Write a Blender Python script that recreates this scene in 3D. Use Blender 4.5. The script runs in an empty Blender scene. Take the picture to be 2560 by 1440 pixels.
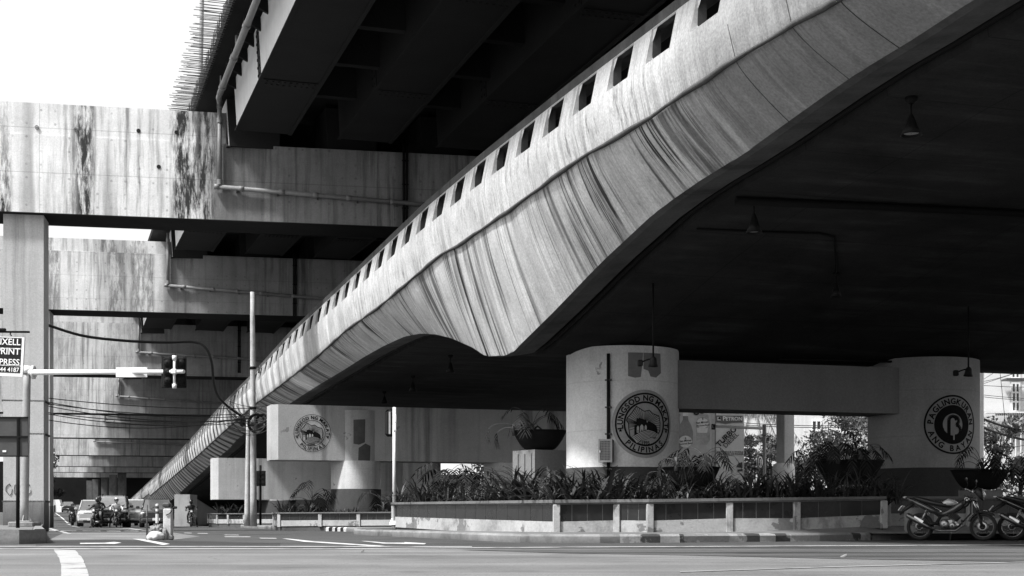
import bpy, bmesh, math, random
from mathutils import Vector, Matrix, Euler
R=math.radians; PI=math.pi
random.seed(7)
SC=bpy.context.scene; COL=SC.collection
# ---------------------------------------------------------------- camera
F=3556.0; CX=1280.0; HY=1300.0; CH=0.42          # photo focal length in px, centre, horizon row, camera height
cd=bpy.data.cameras.new('camera'); cam=bpy.data.objects.new('camera',cd); COL.objects.link(cam)
cd.sensor_width=36; cd.lens=36*F/2560; cd.shift_x=0; cd.shift_y=(HY-720)/2560
cd.clip_start=0.1; cd.clip_end=4000
cam.location=(0,0,CH); cam.rotation_euler=(R(90),0,0); SC.camera=cam
# ---------------------------------------------------------------- sky, sun, exposure
SUN_EL=56; SUN_AZ=233      # azimuth of the sun measured clockwise from +Y (behind the camera, to the left)
w=bpy.data.worlds.new('World'); SC.world=w; w.use_nodes=True
wn=w.node_tree; wn.nodes.clear()
wo=wn.nodes.new('ShaderNodeOutputWorld'); bg=wn.nodes.new('ShaderNodeBackground'); sk=wn.nodes.new('ShaderNodeTexSky'); bw=wn.nodes.new('ShaderNodeRGBToBW')
sk.sky_type='NISHITA'; sk.sun_disc=False; sk.sun_elevation=R(SUN_EL); sk.sun_rotation=R(SUN_AZ); sk.dust_density=4.0; sk.air_density=1.5
cl=wn.nodes.new('ShaderNodeMath'); cl.operation='MAXIMUM'; cl.inputs[1].default_value=5.2      # bright even cloud cover over the clear sky
wn.links.new(sk.outputs[0],bw.inputs[0]); wn.links.new(bw.outputs[0],cl.inputs[0]); wn.links.new(cl.outputs[0],bg.inputs[0]); bg.inputs[1].default_value=0.13
wn.links.new(bg.outputs[0],wo.inputs[0])
sd=bpy.data.lights.new('sun','SUN'); sun=bpy.data.objects.new('sun',sd); COL.objects.link(sun)
sd.energy=4.2; sd.angle=R(6); sd.color=(1,1,1)
_sv=Vector((math.sin(R(SUN_AZ))*math.cos(R(SUN_EL)),math.cos(R(SUN_AZ))*math.cos(R(SUN_EL)),math.sin(R(SUN_EL))))
sun.rotation_euler=(-_sv).to_track_quat('-Z','Y').to_euler(); sun.location=_sv*60
SC.view_settings.view_transform='Standard'; SC.view_settings.look='None'; SC.view_settings.gamma=1.0
SC.view_settings.exposure=0.6
SC.cycles.max_bounces=4; SC.cycles.diffuse_bounces=1; SC.cycles.glossy_bounces=2; SC.cycles.use_denoising=True
# ---------------------------------------------------------------- geometry helpers
def at(px,py,Y): return Vector(((px-CX)/F*Y, Y, CH+(HY-py)/F*Y))
def gp(px,py,z=0.0):
    Y=(CH-z)*F/(py-HY); return Vector(((px-CX)/F*Y,Y,z))
def zat(py,Y): return CH+(HY-py)/F*Y
def xat(px,Y): return (px-CX)/F*Y
TH=math.atan(1150/3556.0)
D=Vector((-math.sin(TH),math.cos(TH),0)); RT=Vector((math.cos(TH),math.sin(TH),0)); UP=Vector((0,0,1))
def gz(Y):   # the road climbs gently far away
    if Y<112: return 0.0
    if Y<205: 
        f=(Y-112)/93.0; return 1.55*f
    return 1.55
class MB:
    def __init__(s): s.v=[]; s.f=[]; s.m=[]; s.uv={}; s.sm=set()
    def add(s,vs,fs,mi=0,smooth=False):
        o=len(s.v); s.v+= [Vector(p) for p in vs]
        for f in fs:
            if smooth: s.sm.add(len(s.f))
            s.f.append([i+o for i in f]); s.m.append(mi)
        return s
    def box(s,c,size,rot=None,mi=0):
        hx,hy,hz=[q/2 for q in size]; M=rot if rot is not None else Matrix.Identity(3)
        if isinstance(M,(int,float)): M=Matrix.Rotation(M,3,'Z')
        vs=[Vector(c)+M@Vector((x*hx,y*hy,z*hz)) for x in(-1,1) for y in(-1,1) for z in(-1,1)]
        return s.add(vs,[(0,1,3,2),(4,6,7,5),(0,4,5,1),(2,3,7,6),(0,2,6,4),(1,5,7,3)],mi)
    def bev(s,c,size,b=.02,rot=None,mi=0):   # box with chamfered edges
        hx,hy,hz=[q/2 for q in size]; M=rot if rot is not None else Matrix.Identity(3)
        if isinstance(M,(int,float)): M=Matrix.Rotation(M,3,'Z')
        b=min(b,hx*.9,hy*.9,hz*.9)
        rings=[(hx-b,hy-b,-hz,b*.0),(hx,hy,-hz+b,b),(hx,hy,hz-b,b),(hx-b,hy-b,hz,0)]
        vs=[];fs=[]
        for (x,y,z,_) in rings:
            for (ax,ay) in((x-b,-y),(x,-y+b),(x,y-b),(x-b,y),(-x+b,y),(-x,y-b),(-x,-y+b),(-x+b,-y)):
                vs.append(Vector(c)+M@Vector((ax,ay,z)))
        for k in range(3):
            for i in range(8): fs.append((k*8+i,k*8+(i+1)%8,k*8+8+(i+1)%8,k*8+8+i))
        fs.append(tuple(range(7,-1,-1))); fs.append(tuple(range(24,32)))
        return s.add(vs,fs,mi)
    def tube(s,pts,r,n=8,cap=True,mi=0,smooth=True):
        pts=[Vector(p) for p in pts]; k=len(pts)
        rs=r if isinstance(r,(list,tuple)) else [r]*k
        vs=[];fs=[]; pn=None
        for i,p in enumerate(pts):
            t=(pts[min(i+1,k-1)]-pts[max(i-1,0)])
            if t.length<1e-9: t=Vector((0,0,1))
            t.normalize()
            if pn is None:
                a=Vector((0,0,1)) if abs(t.z)<.9 else Vector((1,0,0)); pn=t.cross(a).normalized()
            else:
                pn=(pn-t*pn.dot(t)); 
                if pn.length<1e-6: pn=t.orthogonal()
                pn.normalize()
            b=t.cross(pn)
            for j in range(n):
                a=2*PI*j/n; vs.append(p+(pn*math.cos(a)+b*math.sin(a))*rs[i])
        for i in range(k-1):
            for j in range(n): fs.append((i*n+j,i*n+(j+1)%n,i*n+n+(j+1)%n,i*n+n+j))
        o=len(s.f); s.add(vs,fs,mi,smooth)
        if cap: s.add([],[]); b0=len(s.v)-len(vs); s.f.append([b0+j for j in range(n-1,-1,-1)]); s.m.append(mi); s.f.append([b0+(k-1)*n+j for j in range(n)]); s.m.append(mi)
        return s
    def cyl(s,p0,p1,r0,r1=None,n=12,mi=0,smooth=True): return s.tube([p0,p1],[r0,r0 if r1 is None else r1],n,True,mi,smooth)
    def lathe(s,prof,c=(0,0,0),axis='Z',n=24,mi=0,smooth=True,M=None,a0=0,a1=2*PI):
        full=abs(a1-a0-2*PI)<1e-6; k=len(prof); m=n if full else n+1; vs=[]
        for (r,h) in prof:
            for j in range(m):
                a=a0+(a1-a0)*j/n; q=Vector((r*math.cos(a),r*math.sin(a),h))
                if axis=='Y': q=Vector((q.x,q.z,q.y))
                if axis=='X': q=Vector((q.z,q.x,q.y))
                if M is not None: q=M@q
                vs.append(Vector(c)+q)
        fs=[]
        for i in range(k-1):
            for j in range(n): fs.append((i*m+j,i*m+(j+1)%m,i*m+m+(j+1)%m,i*m+m+j))
        return s.add(vs,fs,mi,smooth)
    def prism(s,poly,z0,z1,mi=0,tf=None):   # polygon in xy extruded along z, mapped by tf
        n=len(poly); vs=[Vector((x,y,z0)) for x,y in poly]+[Vector((x,y,z1)) for x,y in poly]
        if tf: vs=[tf(q) for q in vs]
        fs=[tuple(range(n-1,-1,-1)),tuple(range(n,2*n))]+[(i,(i+1)%n,n+(i+1)%n,n+i) for i in range(n)]
        return s.add(vs,fs,mi)
    def ell(s,c,r,n=12,k=8,M=None,mi=0):
        pr=[(math.sin(PI*i/k),-math.cos(PI*i/k)) for i in range(k+1)]; vs=[]
        for (a,h) in pr:
            for j in range(n):
                q=Vector((r[0]*a*math.cos(2*PI*j/n),r[1]*a*math.sin(2*PI*j/n),r[2]*h))
                if M is not None: q=M@q
                vs.append(Vector(c)+q)
        fs=[(i*n+j,i*n+(j+1)%n,i*n+n+(j+1)%n,i*n+n+j) for i in range(k) for j in range(n)]
        return s.add(vs,fs,mi,True)
    def hexa(s,p,mi=0):  # 8 points: bottom 4 ccw, top 4 ccw
        return s.add(p,[(3,2,1,0),(4,5,6,7),(0,1,5,4),(1,2,6,5),(2,3,7,6),(3,0,4,7)],mi)
    def mesh(s,name,mats,off=Vector((0,0,0)),uv=None,fix=True):
        me=bpy.data.meshes.new(name); me.from_pydata([p-off for p in s.v],[],s.f)
        if not isinstance(mats,(list,tuple)): mats=[mats]
        for m in mats: me.materials.append(m)
        for i,p in enumerate(me.polygons):
            p.material_index=min(s.m[i],len(mats)-1); p.use_smooth=(i in s.sm)
        if uv is not None:
            l=me.uv_layers.new(name='UVMap')
            for lp in me.loops: l.data[lp.index].uv=uv[lp.vertex_index]
        if fix:
            bm=bmesh.new(); bm.from_mesh(me); bmesh.ops.recalc_face_normals(bm,faces=bm.faces); bm.to_mesh(me); bm.free()
        me.update(); return me
    def build(s,name,mats,parent=None,label=None,uv=None,fix=True):
        off=Vector((0,0,0))
        if parent is not None:
            q=parent
            while q is not None: off=off+q.location; q=q.parent
        o=bpy.data.objects.new(name,s.mesh(name,mats,off,uv,fix)); COL.objects.link(o)
        if parent is not None: o.parent=parent
        if label: o['label']=label
        return o
def tag(o,label,cat,group=None,kind=None):
    o['label']=label; o['category']=cat
    if group: o['group']=group
    if kind: o['kind']=kind
    return o
def thing(name,label,cat,loc=(0,0,0),group=None):
    o=bpy.data.objects.new(name,None); COL.objects.link(o); o.location=loc; o.empty_display_size=.2
    return tag(o,label,cat,group)
def struct(o,kind='structure'): o['kind']=kind; return o
def dup(root,loc,rz=0,label=None,group=None,scale=None):
    r=root.copy(); COL.objects.link(r); r.location=loc; r.rotation_euler=(0,0,rz)
    if scale: r.scale=(scale,)*3
    if label: r['label']=label
    if group: r['group']=group
    for ch in list(root.children):
        c=ch.copy(); COL.objects.link(c); c.parent=r
        for g in list(ch.children):
            d=g.copy(); COL.objects.link(d); d.parent=c
    return r
def ip(tab,x):
    if x<=tab[0][0]: return tab[0][1]
    for (a,b),(c,d) in zip(tab,tab[1:]):
        if x<=c: return b+(d-b)*(x-a)/(c-a)
    return tab[-1][1]
def smooth_tab(tab,n=2):
    for _ in range(n):
        out=[tab[0]]
        for (a,b),(c,d) in zip(tab,tab[1:]):
            out+= [(a*.75+c*.25,b*.75+d*.25),(a*.25+c*.75,b*.25+d*.75)]
        tab=out+[tab[-1]]
    return tab
def bez(p0,p1,p2,n=10): return [Vector(p0)*(1-t)**2+Vector(p1)*2*t*(1-t)+Vector(p2)*t*t for t in [i/n for i in range(n+1)]]
def sag(p0,p1,s,n=12):
    p0=Vector(p0);p1=Vector(p1); return [p0.lerp(p1,i/n)-UP*(s*4*(i/n)*(1-i/n)) for i in range(n+1)]
# ---------------------------------------------------------------- text as flat mesh (x,y) in metres
def text2d(st,size=1.0,bold=0.0,sx=1.0):
    c=bpy.data.curves.new('lettering','FONT'); c.body=st; c.size=size; c.offset=bold*size; c.align_x='CENTER'; c.resolution_u=3
    o=bpy.data.objects.new('lettering',c); COL.objects.link(o); bpy.context.view_layer.update()
    e=o.evaluated_get(bpy.context.evaluated_depsgraph_get()); me=e.to_mesh()
    vs=[(v.co.x*sx,v.co.y) for v in me.vertices]; fs=[list(p.vertices) for p in me.polygons]
    e.to_mesh_clear(); bpy.data.objects.remove(o); bpy.data.curves.remove(c)
    return vs,fs
# ---------------------------------------------------------------- materials (a black and white world: greys only)
def _mat(name):
    m=bpy.data.materials.new(name); m.use_nodes=True; t=m.node_tree; b=t.nodes['Principled BSDF']; return m,t,b
def g3(v): return (v,v,v,1)
class G:   # tiny node builder
    def __init__(s,t): s.t=t
    def n(s,ty,**k):
        q=s.t.nodes.new(ty)
        for a,b in k.items(): setattr(q,a,b)
        return q
    def l(s,a,b): s.t.links.new(a,b)
    def put(s,sock,v):
        if isinstance(v,bpy.types.NodeSocket): s.l(v,sock)
        else: sock.default_value=v
    def math(s,op,a,b=0.0,c=None,clamp=False):
        q=s.n('ShaderNodeMath',operation=op,use_clamp=clamp); s.put(q.inputs[0],a); s.put(q.inputs[1],b)
        if c is not None: s.put(q.inputs[2],c)
        return q.outputs[0]
    def ramp(s,x,lo,hi,a=0.0,b=1.0):
        q=s.n('ShaderNodeMapRange'); q.clamp=True; s.put(q.inputs[0],x)
        for i,v in zip((1,2,3,4),(lo,hi,a,b)): q.inputs[i].default_value=v
        return q.outputs[0]
    def noise(s,vec,scale=1.0,detail=4,rough=.55,dist=0.0):
        q=s.n('ShaderNodeTexNoise'); s.l(vec,q.inputs['Vector']); q.inputs['Scale'].default_value=scale; q.inputs['Detail'].default_value=detail
        q.inputs['Roughness'].default_value=rough; q.inputs['Distortion'].default_value=dist; return q.outputs[0]
    def comb(s,x,y,z=0.0):
        q=s.n('ShaderNodeCombineXYZ'); s.put(q.inputs[0],x); s.put(q.inputs[1],y); s.put(q.inputs[2],z); return q.outputs[0]
    def mix(s,f,a,b):   # scalar mix
        q=s.n('ShaderNodeMix',data_type='FLOAT'); s.put(q.inputs[0],f); s.put(q.inputs[2],a); s.put(q.inputs[3],b); return q.outputs[0]
    def pos(s): return s.n('ShaderNodeNewGeometry').outputs['Position']
    def objc(s): return s.n('ShaderNodeTexCoord').outputs['Object']
    def bump(s,h,strength=.3,dist=.02):
        q=s.n('ShaderNodeBump'); q.inputs['Strength'].default_value=strength; q.inputs['Distance'].default_value=dist; s.l(h,q.inputs['Height']); return q.outputs[0]
def plain(name,v,rough=.6,metal=0.0,var=.25,scale=6.0,coat=0.0,spec=.4,bump=0.0,obj=True):
    m,t,b=_mat(name); g=G(t); c=g.objc() if obj else g.pos()
    n=g.noise(c,scale,5,.6); f=g.ramp(n,.25,.75,1-var,1+var); n2=g.noise(c,scale*7,3); f2=g.ramp(n2,.3,.7,1-var*.4,1+var*.4)
    col=g.math('MULTIPLY',g.math('MULTIPLY',f,f2),v); g.l(col,b.inputs['Base Color'])
    b.inputs['Roughness'].default_value=rough; b.inputs['Metallic'].default_value=metal; b.inputs['Coat Weight'].default_value=coat; b.inputs['Specular IOR Level'].default_value=spec
    if rough>.25: g.l(g.ramp(n,.3,.7,max(.05,rough-.12),min(1,rough+.1)),b.inputs['Roughness'])
    if bump: g.l(g.bump(n2,bump,.01),b.inputs['Normal'])
    return m
def concrete(name,base,dark,axis=(1,0,0),su=4.0,sv=.16,amt=.6,mold=0.0,grain=.12,tone=.2,panel=None,uv=False,seamzone=False,pitch=None,u0=0.0,white=0.0,zdirt=None,rough=.85,spots=False,bare=None,graystretch=20.0,vaxis=None,pk_=.62,soot_shade=None,uoff=None):
    m,t,b=_mat(name); g=G(t); p=g.pos()
    if uv:
        q=g.n('ShaderNodeUVMap'); s=g.n('ShaderNodeSeparateXYZ'); g.l(q.outputs[0],s.inputs[0]); u,v=s.outputs[0],s.outputs[1]; zone=v
    else:
        q=g.n('ShaderNodeVectorMath',operation='DOT_PRODUCT'); g.l(p,q.inputs[0]); q.inputs[1].default_value=axis; u=q.outputs['Value']
        s=g.n('ShaderNodeSeparateXYZ'); g.l(p,s.inputs[0]); v=s.outputs[2]
    if vaxis:
        q2=g.n('ShaderNodeVectorMath',operation='DOT_PRODUCT'); g.l(p,q2.inputs[0]); q2.inputs[1].default_value=vaxis; v=q2.outputs['Value']
    u_=u
    if uoff is not None: u=g.math('ADD',u,uoff)
    elif not uv: u=g.math('ADD',u,g.math('MULTIPLY',g.n('ShaderNodeObjectInfo').outputs['Random'],61.0))   # every casting stains its own way
    # wandering streaks
    wob=g.noise(g.comb(g.math('MULTIPLY',u,.9),g.math('MULTIPLY',v,.9)),1.0,3); uu=g.math('ADD',u,g.math('MULTIPLY',g.math('SUBTRACT',wob,.5),.05 if seamzone else .12))
    st=g.noise(g.comb(g.math('MULTIPLY',uu,su),g.math('MULTIPLY',v,sv)),1.0,7,.62)
    stf=g.ramp(st,.47,.66) if not seamzone else g.math('MAXIMUM',g.ramp(st,.50,.58),g.math('MULTIPLY',g.ramp(g.noise(g.comb(g.math('MULTIPLY',uu,su*3.1),g.math('MULTIPLY',v,sv*.6),2.2),1.0,4,.6),.53,.60),1.0))
    wide=g.noise(g.comb(g.math('MULTIPLY',u,.55),g.math('MULTIPLY',v,.05),3.7),1.0,3,.5); wm=g.ramp(wide,.40,.60,.22 if mold else .12,1.0) if not seamzone else g.ramp(wide,.40,.58,.30,1.0)
    f=g.math('MULTIPLY',g.math('MULTIPLY',stf,wm),amt)
    blot=g.noise(p,.55,8,.72); tn=g.ramp(blot,.28,.72,1-tone,1+tone)
    gr=g.noise(p,22.0,4,.6); gf=g.ramp(gr,.3,.7,1-grain,1+grain)
    if seamzone:
        lo=g.ramp(v,.98,1.04); ln=g.ramp(g.noise(g.comb(g.math('MULTIPLY',uu,2.6),11.0),1.0,3,.5),.32,.66,.05,1.15); fd=g.ramp(g.math('SUBTRACT',g.math('SUBTRACT',v,1.0),ln),-.05,.22,1.0,.5); f=g.math('MULTIPLY',f,fd); hi=g.ramp(v,.1,1.0,.12,.5); f=g.math('MULTIPLY',f,g.mix(lo,hi,1.0))
        # darker drip fans right under the ledge
        dr=g.noise(g.comb(g.math('MULTIPLY',uu,9.0),g.math('MULTIPLY',v,.3)),1.0,5,.6)
        drm=g.math('MULTIPLY',g.ramp(v,1.0,1.35,1.0,0.0),lo); f=g.math('MAXIMUM',f,g.math('MULTIPLY',g.math('MULTIPLY',g.ramp(dr,.45,.62),drm),.75))
        pb=g.ramp(g.noise(g.comb(g.math('MULTIPLY',uu,.75),g.math('MULTIPLY',v,.04),21.0),1.0,3,.55),.53,.55); f=g.math('MULTIPLY',f,g.mix(pb,1.0,.22))
        wd=g.ramp(g.noise(g.comb(g.math('MULTIPLY',uu,1.3),g.math('MULTIPLY',v,.12),6.6),1.0,3,.5),.55,.60); f=g.math('MAXIMUM',f,g.math('MULTIPLY',g.math('MULTIPLY',wd,g.mix(lo,.10,.85)),g.ramp(st,.40,.50)))
        mt=g.noise(g.comb(g.math('MULTIPLY',uu,7.0),g.math('MULTIPLY',v,2.2),4.4),1.0,9,.78); f=g.math('MAXIMUM',f,g.math('MULTIPLY',g.ramp(mt,.50,.66),g.mix(lo,.72,.45)))
        m3=g.ramp(g.noise(p,3.2,9,.72),.30,.70,0.0,1.0); f=g.math('MAXIMUM',f,g.math('MULTIPLY',g.ramp(m3,.55,.95),.38))
        # algae below the coping
        al=g.math('MULTIPLY',g.ramp(v,.0,.16,1.0,0.0),g.ramp(g.noise(p,7.0,8,.75),.42,.6)); f=g.math('MAXIMUM',f,g.math('MULTIPLY',al,.7))
        pk=g.math('MULTIPLY',g.ramp(g.noise(p,9.0,8,.8),.56,.68),g.ramp(g.noise(p,.9,3),.45,.6)); f=g.math('MAXIMUM',f,g.math('MULTIPLY',pk,.45))
    if pitch:
        sn=g.math('SINE',g.math('MULTIPLY',g.math('SUBTRACT',u,u0),2*PI/pitch)); pf=g.math('MULTIPLY',g.ramp(sn,-.2,.5,0.0,1.0),g.ramp(u,50.0,90.0,.10,1.0))
        f=g.math('MAXIMUM',f,g.math('MULTIPLY',pf,g.ramp(g.noise(g.comb(g.math('MULTIPLY',u,1.3),g.math('MULTIPLY',v,.7)),1.0,4),.22,.48)))
    if seamzone:   # unwashed grey stretch near the camera, its edge running with the drips
        ue=g.math('ADD',u,g.math('MULTIPLY',g.math('SUBTRACT',st,.5),2.2)); gs=g.ramp(ue,graystretch-1.2,graystretch+.5,1.0,0.0); gs=g.math('MULTIPLY',gs,g.mix(lo,.72,1.0)); f=g.math('MULTIPLY',f,g.mix(gs,1.0,.35))
        col=g.mix(f,g.mix(gs,base,base*.42),dark)
    else: col=g.mix(f,base,dark)
    if white:
        wt=g.noise(g.comb(g.math('MULTIPLY',uu,su*.8),g.math('MULTIPLY',v,sv*1.3),9.1),1.0,6,.6); wf=g.math('MULTIPLY',g.ramp(wt,.56,.70),white)
        if seamzone: wf=g.math('MULTIPLY',g.math('MULTIPLY',wf,g.ramp(v,.9,1.05,.55,1.0)),g.mix(gs,1.0,.25))
        col=g.mix(wf,col,min(.8,base*1.6))
    dry=None
    if soot_shade:   # rain washes outside the deck edge; inside, sooty dirt plus painted deck shade
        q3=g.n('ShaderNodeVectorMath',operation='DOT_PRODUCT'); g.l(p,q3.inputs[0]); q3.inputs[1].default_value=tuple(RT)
        la=g.math('ADD',g.math('SUBTRACT',q3.outputs['Value'],6.64*math.cos(TH)),g.math('MULTIPLY',g.math('SUBTRACT',g.noise(g.comb(g.math('MULTIPLY',v,.4),3.0),1.0,3),.5),.8)); dry=g.ramp(la,-.75,-.25); col=g.math('MULTIPLY',col,g.mix(dry,1.0,soot_shade))
    if mold:
        sm=g.noise(g.comb(g.math('MULTIPLY',u,.75),g.math('MULTIPLY',v,.03),5.3),1.0,2,.4); band=g.ramp(sm,.49,.59)
        sp=g.noise(g.comb(g.math('MULTIPLY',u,5.0),g.math('MULTIPLY',v,.85),1.3),1.0,10,.74); spf=g.ramp(sp,.42,.55)
        mf=g.math('MULTIPLY',g.math('MULTIPLY',band,spf),mold) if dry is None else g.math('MULTIPLY',g.math('MULTIPLY',g.math('MULTIPLY',band,spf),mold),g.mix(dry,1.0,.15))
        band2=g.ramp(g.noise(g.comb(g.math('MULTIPLY',u,.5),g.math('MULTIPLY',v,.02),8.8),1.0,2,.4),.53,.56); col=g.mix(g.math('MULTIPLY',band2,.5*mold),col,dark*1.6)
        col=g.mix(mf,col,dark*.5)
    if panel:   # formwork joints and tie holes
        pw,ph=panel
        fu=g.math('PINGPONG',g.math('ADD',u_,500.0),pw/2); fv=g.math('PINGPONG',g.math('ADD',v,500.0),ph/2)
        ln=g.math('MINIMUM',g.ramp(fu,0.0,.022),g.ramp(fv,0.0,.022)); col=g.math('MULTIPLY',col,g.ramp(ln,0,1,pk_,1.0))
    if spots:
        tu=g.math('SUBTRACT',g.math('PINGPONG',g.math('ADD',u_,500.3),.5),.25); tv=g.math('SUBTRACT',g.math('PINGPONG',g.math('ADD',v,500.3),.5),.25)
        rr=g.math('SQRT',g.math('ADD',g.math('MULTIPLY',tu,tu),g.math('MULTIPLY',tv,tv)))
        hit=g.math('MULTIPLY',g.ramp(rr,.035,.055,1.0,0.0),g.ramp(g.noise(p,1.4,2),.5,.56)); col=g.mix(g.math('MULTIPLY',hit,.4),col,dark)
    if zdirt:
        z0,z1,k=zdirt; sz=g.n('ShaderNodeSeparateXYZ'); g.l(p,sz.inputs[0]); nz=g.math('ADD',sz.outputs[2],g.math('MULTIPLY',g.math('SUBTRACT',g.noise(p,3.0,6,.7),.5),.5*(z1-z0)))
        col=g.math('MULTIPLY',col,g.ramp(nz,z0,z1,k,1.0))
    if bare:
        th,val=bare; bf=g.ramp(g.noise(p,1.1,7,.6),th,th+.02); col=g.mix(bf,col,val)
    col=g.math('MULTIPLY',g.math('MULTIPLY',col,tn),gf); g.l(col,b.inputs['Base Color'])
    b.inputs['Roughness'].default_value=rough; b.inputs['Specular IOR Level'].default_value=.25 if base>.1 else .04
    h=g.math('ADD',g.math('MULTIPLY',gr,.5),g.math('MULTIPLY',blot,.8)); g.l(g.bump(h,.35,.03),b.inputs['Normal'])
    return m
AX_BENT=(.982,.19,0)
m_bent=concrete('weathered_concrete',.72,.07,AX_BENT,su=4.2,sv=.22,amt=.85,mold=1.0,tone=.20,panel=(3.1,1.65),spots=True,soot_shade=.34,uoff=47.0)
m_bent2=concrete('paler_bent_concrete',.56,.10,AX_BENT,su=3.2,sv=.16,amt=.75,mold=.35,tone=.24,panel=(2.4,1.25),pk_=.75,spots=True,soot_shade=.40)
m_bent3=concrete('second_bent_concrete',.64,.08,AX_BENT,su=3.4,sv=.18,amt=.75,mold=.6,tone=.22,panel=(2.4,1.25),pk_=.75,spots=True,soot_shade=.40)
m_pierc=concrete('pier_concrete',.47,.14,AX_BENT,su=3.5,sv=.07,amt=.55,tone=.12)
m_pierlow=concrete('pier_base_concrete',.22,.05,AX_BENT,su=3.5,sv=.4,amt=.7,zdirt=(.1,1.1,.35))
m_gdark=concrete('shaded_girder_paint',.026,.016,tuple(D),su=.8,sv=.4,amt=.35,tone=.15,grain=.05,rough=.6)  # shade under the deck put into the girders' paint colour
m_girder=concrete('lit_girder_paint',.62,.3,tuple(D),su=.8,sv=.4,amt=.35,tone=.12,grain=.05,rough=.6)  # paler copy for the outer web, sky light put into its colour
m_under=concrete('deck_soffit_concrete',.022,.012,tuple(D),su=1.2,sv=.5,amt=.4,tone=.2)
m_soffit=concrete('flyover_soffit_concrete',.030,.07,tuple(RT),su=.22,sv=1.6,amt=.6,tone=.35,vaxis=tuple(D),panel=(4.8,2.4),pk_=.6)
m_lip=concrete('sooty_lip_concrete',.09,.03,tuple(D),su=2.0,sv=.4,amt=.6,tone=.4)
m_white=concrete('white_pier_paint',.62,.18,AX_BENT,su=2.2,sv=.18,amt=.42,tone=.2,bare=(.70,.26),panel=(60,1.22),pk_=.86)
m_capw=concrete('stained_cap_paint',.44,.06,tuple(RT),su=1.8,sv=.06,amt=.75,tone=.14,bare=(.66,.25))
m_grey=concrete('beam_grey_paint',.19,.10,tuple(RT),su=1.6,sv=.2,amt=.25,tone=.1)
m_bandp=concrete('dark_band_paint',.055,.03,AX_BENT,su=2,sv=.3,amt=.4,tone=.15)
m_kerb=concrete('kerb_concrete',.21,.08,(1,0,0),su=5,sv=2.5,amt=.8,tone=.3,zdirt=(0,.12,.6))
m_walk=plain('pavement_concrete',.14,.9,var=.35,scale=.9,obj=False,bump=.3)
m_cap=concrete('planter_cap_concrete',.14,.07,(1,0,0),su=6,sv=3,amt=.5,tone=.3)
m_plinth=concrete('planter_plinth_paint',.38,.09,(1,0,0),su=4,sv=2,amt=.75,tone=.28,bare=(.58,.15))
m_black=plain('black_rubber',.012,.75,var=.3)
m_pipe=plain('grey_pipe_plastic',.19,.45,var=.2,scale=2)
m_pipeD=plain('dark_pipe_paint',.012,.6,var=.2,scale=2,spec=.06)
m_rebar=plain('rusty_rebar',.05,.8,var=.3)
m_metal=plain('galvanised_metal',.36,.42,.7,var=.15)
m_post=plain('post_paint',.30,.5,var=.2)
m_wpaint=plain('white_paint',.72,.45,var=.1)
m_wsign=plain('sign_white',.75,.5,var=.05)
m_dsign=plain('sign_dark',.02,.6,var=.15,spec=.06)
m_msign=plain('sign_back_grey',.055,.5,var=.2,scale=2)
m_chrome=plain('chrome',.55,.16,1.0,var=.1)
m_steel=plain('brushed_steel',.32,.35,.9,var=.15)
m_glass=plain('dark_glass',.02,.08,var=.1,spec=.6,coat=.5)
m_lensw=plain('lamp_lens',.6,.12,var=.05,coat=.5)
m_leaf=plain('leaf_strap',.042,.45,var=.5,scale=1.7,obj=False,spec=.22)
m_leaf2=plain('leaf_dark',.022,.6,var=.45,scale=1.4,obj=False,spec=.06)
m_leaf3=plain('leaf_tree',.20,.5,var=.45,scale=1.0,obj=False)
m_leaf4=plain('leaf_mid',.15,.45,var=.45,scale=1.0,obj=False)
m_stem=plain('stem_bark',.07,.85,var=.3)
m_bowl=plain('bowl_dark_clay',.016,.75,var=.25,scale=3,spec=.05)
m_soil=plain('soil',.03,.95,var=.4)
m_wood=plain('pole_concrete',.40,.85,var=.3,scale=3,bump=.3)
m_cable=plain('cable_black',.01,.55,var=.1)
def asphalt(name,v,var=.2,patch=.25,crack=True):
    m,t,b=_mat(name); g=G(t); p=g.pos()
    a=g.noise(p,.35,5,.6); f=g.ramp(a,.3,.7,1-var,1+var)
    wear=g.n('ShaderNodeVectorMath',operation='MULTIPLY'); g.l(p,wear.inputs[0]); wear.inputs[1].default_value=(.05,.9,1.0)
    a2=g.noise(wear.outputs[0],1.0,5,.6); f2=g.ramp(a2,.40,.60,1-patch,1+patch); oil=g.ramp(g.noise(p,.8,3,.5),.60,.70,1.0,.72); f2=g.math('MULTIPLY',f2,oil)
    s=g.noise(p,60.0,2,.7); f3=g.ramp(s,.3,.75,.7,1.4)
    dots=g.ramp(g.noise(p,9.0,2,.5),.70,.74,1.0,.55)
    col=g.math('MULTIPLY',g.math('MULTIPLY',g.math('MULTIPLY',f,f2),g.math('MULTIPLY',f3,dots)),v)
    if crack:
        vo=g.n('ShaderNodeTexVoronoi',feature='DISTANCE_TO_EDGE'); wp=g.n('ShaderNodeVectorMath',operation='ADD'); nn=g.n('ShaderNodeTexNoise'); nn.inputs['Scale'].default_value=1.2; nn.inputs['Detail'].default_value=5; g.l(p,nn.inputs['Vector'])
        g.l(p,wp.inputs[0]); g.l(nn.outputs['Color'],wp.inputs[1]); g.l(wp.outputs[0],vo.inputs['Vector']); vo.inputs['Scale'].default_value=.33
        ck=g.math('MAXIMUM',g.ramp(vo.outputs['Distance'],.0,.006),g.ramp(g.noise(p,.2,2),.4,.5)); col=g.math('MULTIPLY',col,g.ramp(ck,0,1,.55,1.0))
    g.l(col,b.inputs['Base Color']); g.l(g.ramp(a,.3,.7,.7,.95),b.inputs['Roughness']); b.inputs['Specular IOR Level'].default_value=.3
    g.l(g.bump(s,.5,.012),b.inputs['Normal']); return m
m_road=asphalt('road_asphalt',.060,.22,.25)
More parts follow.
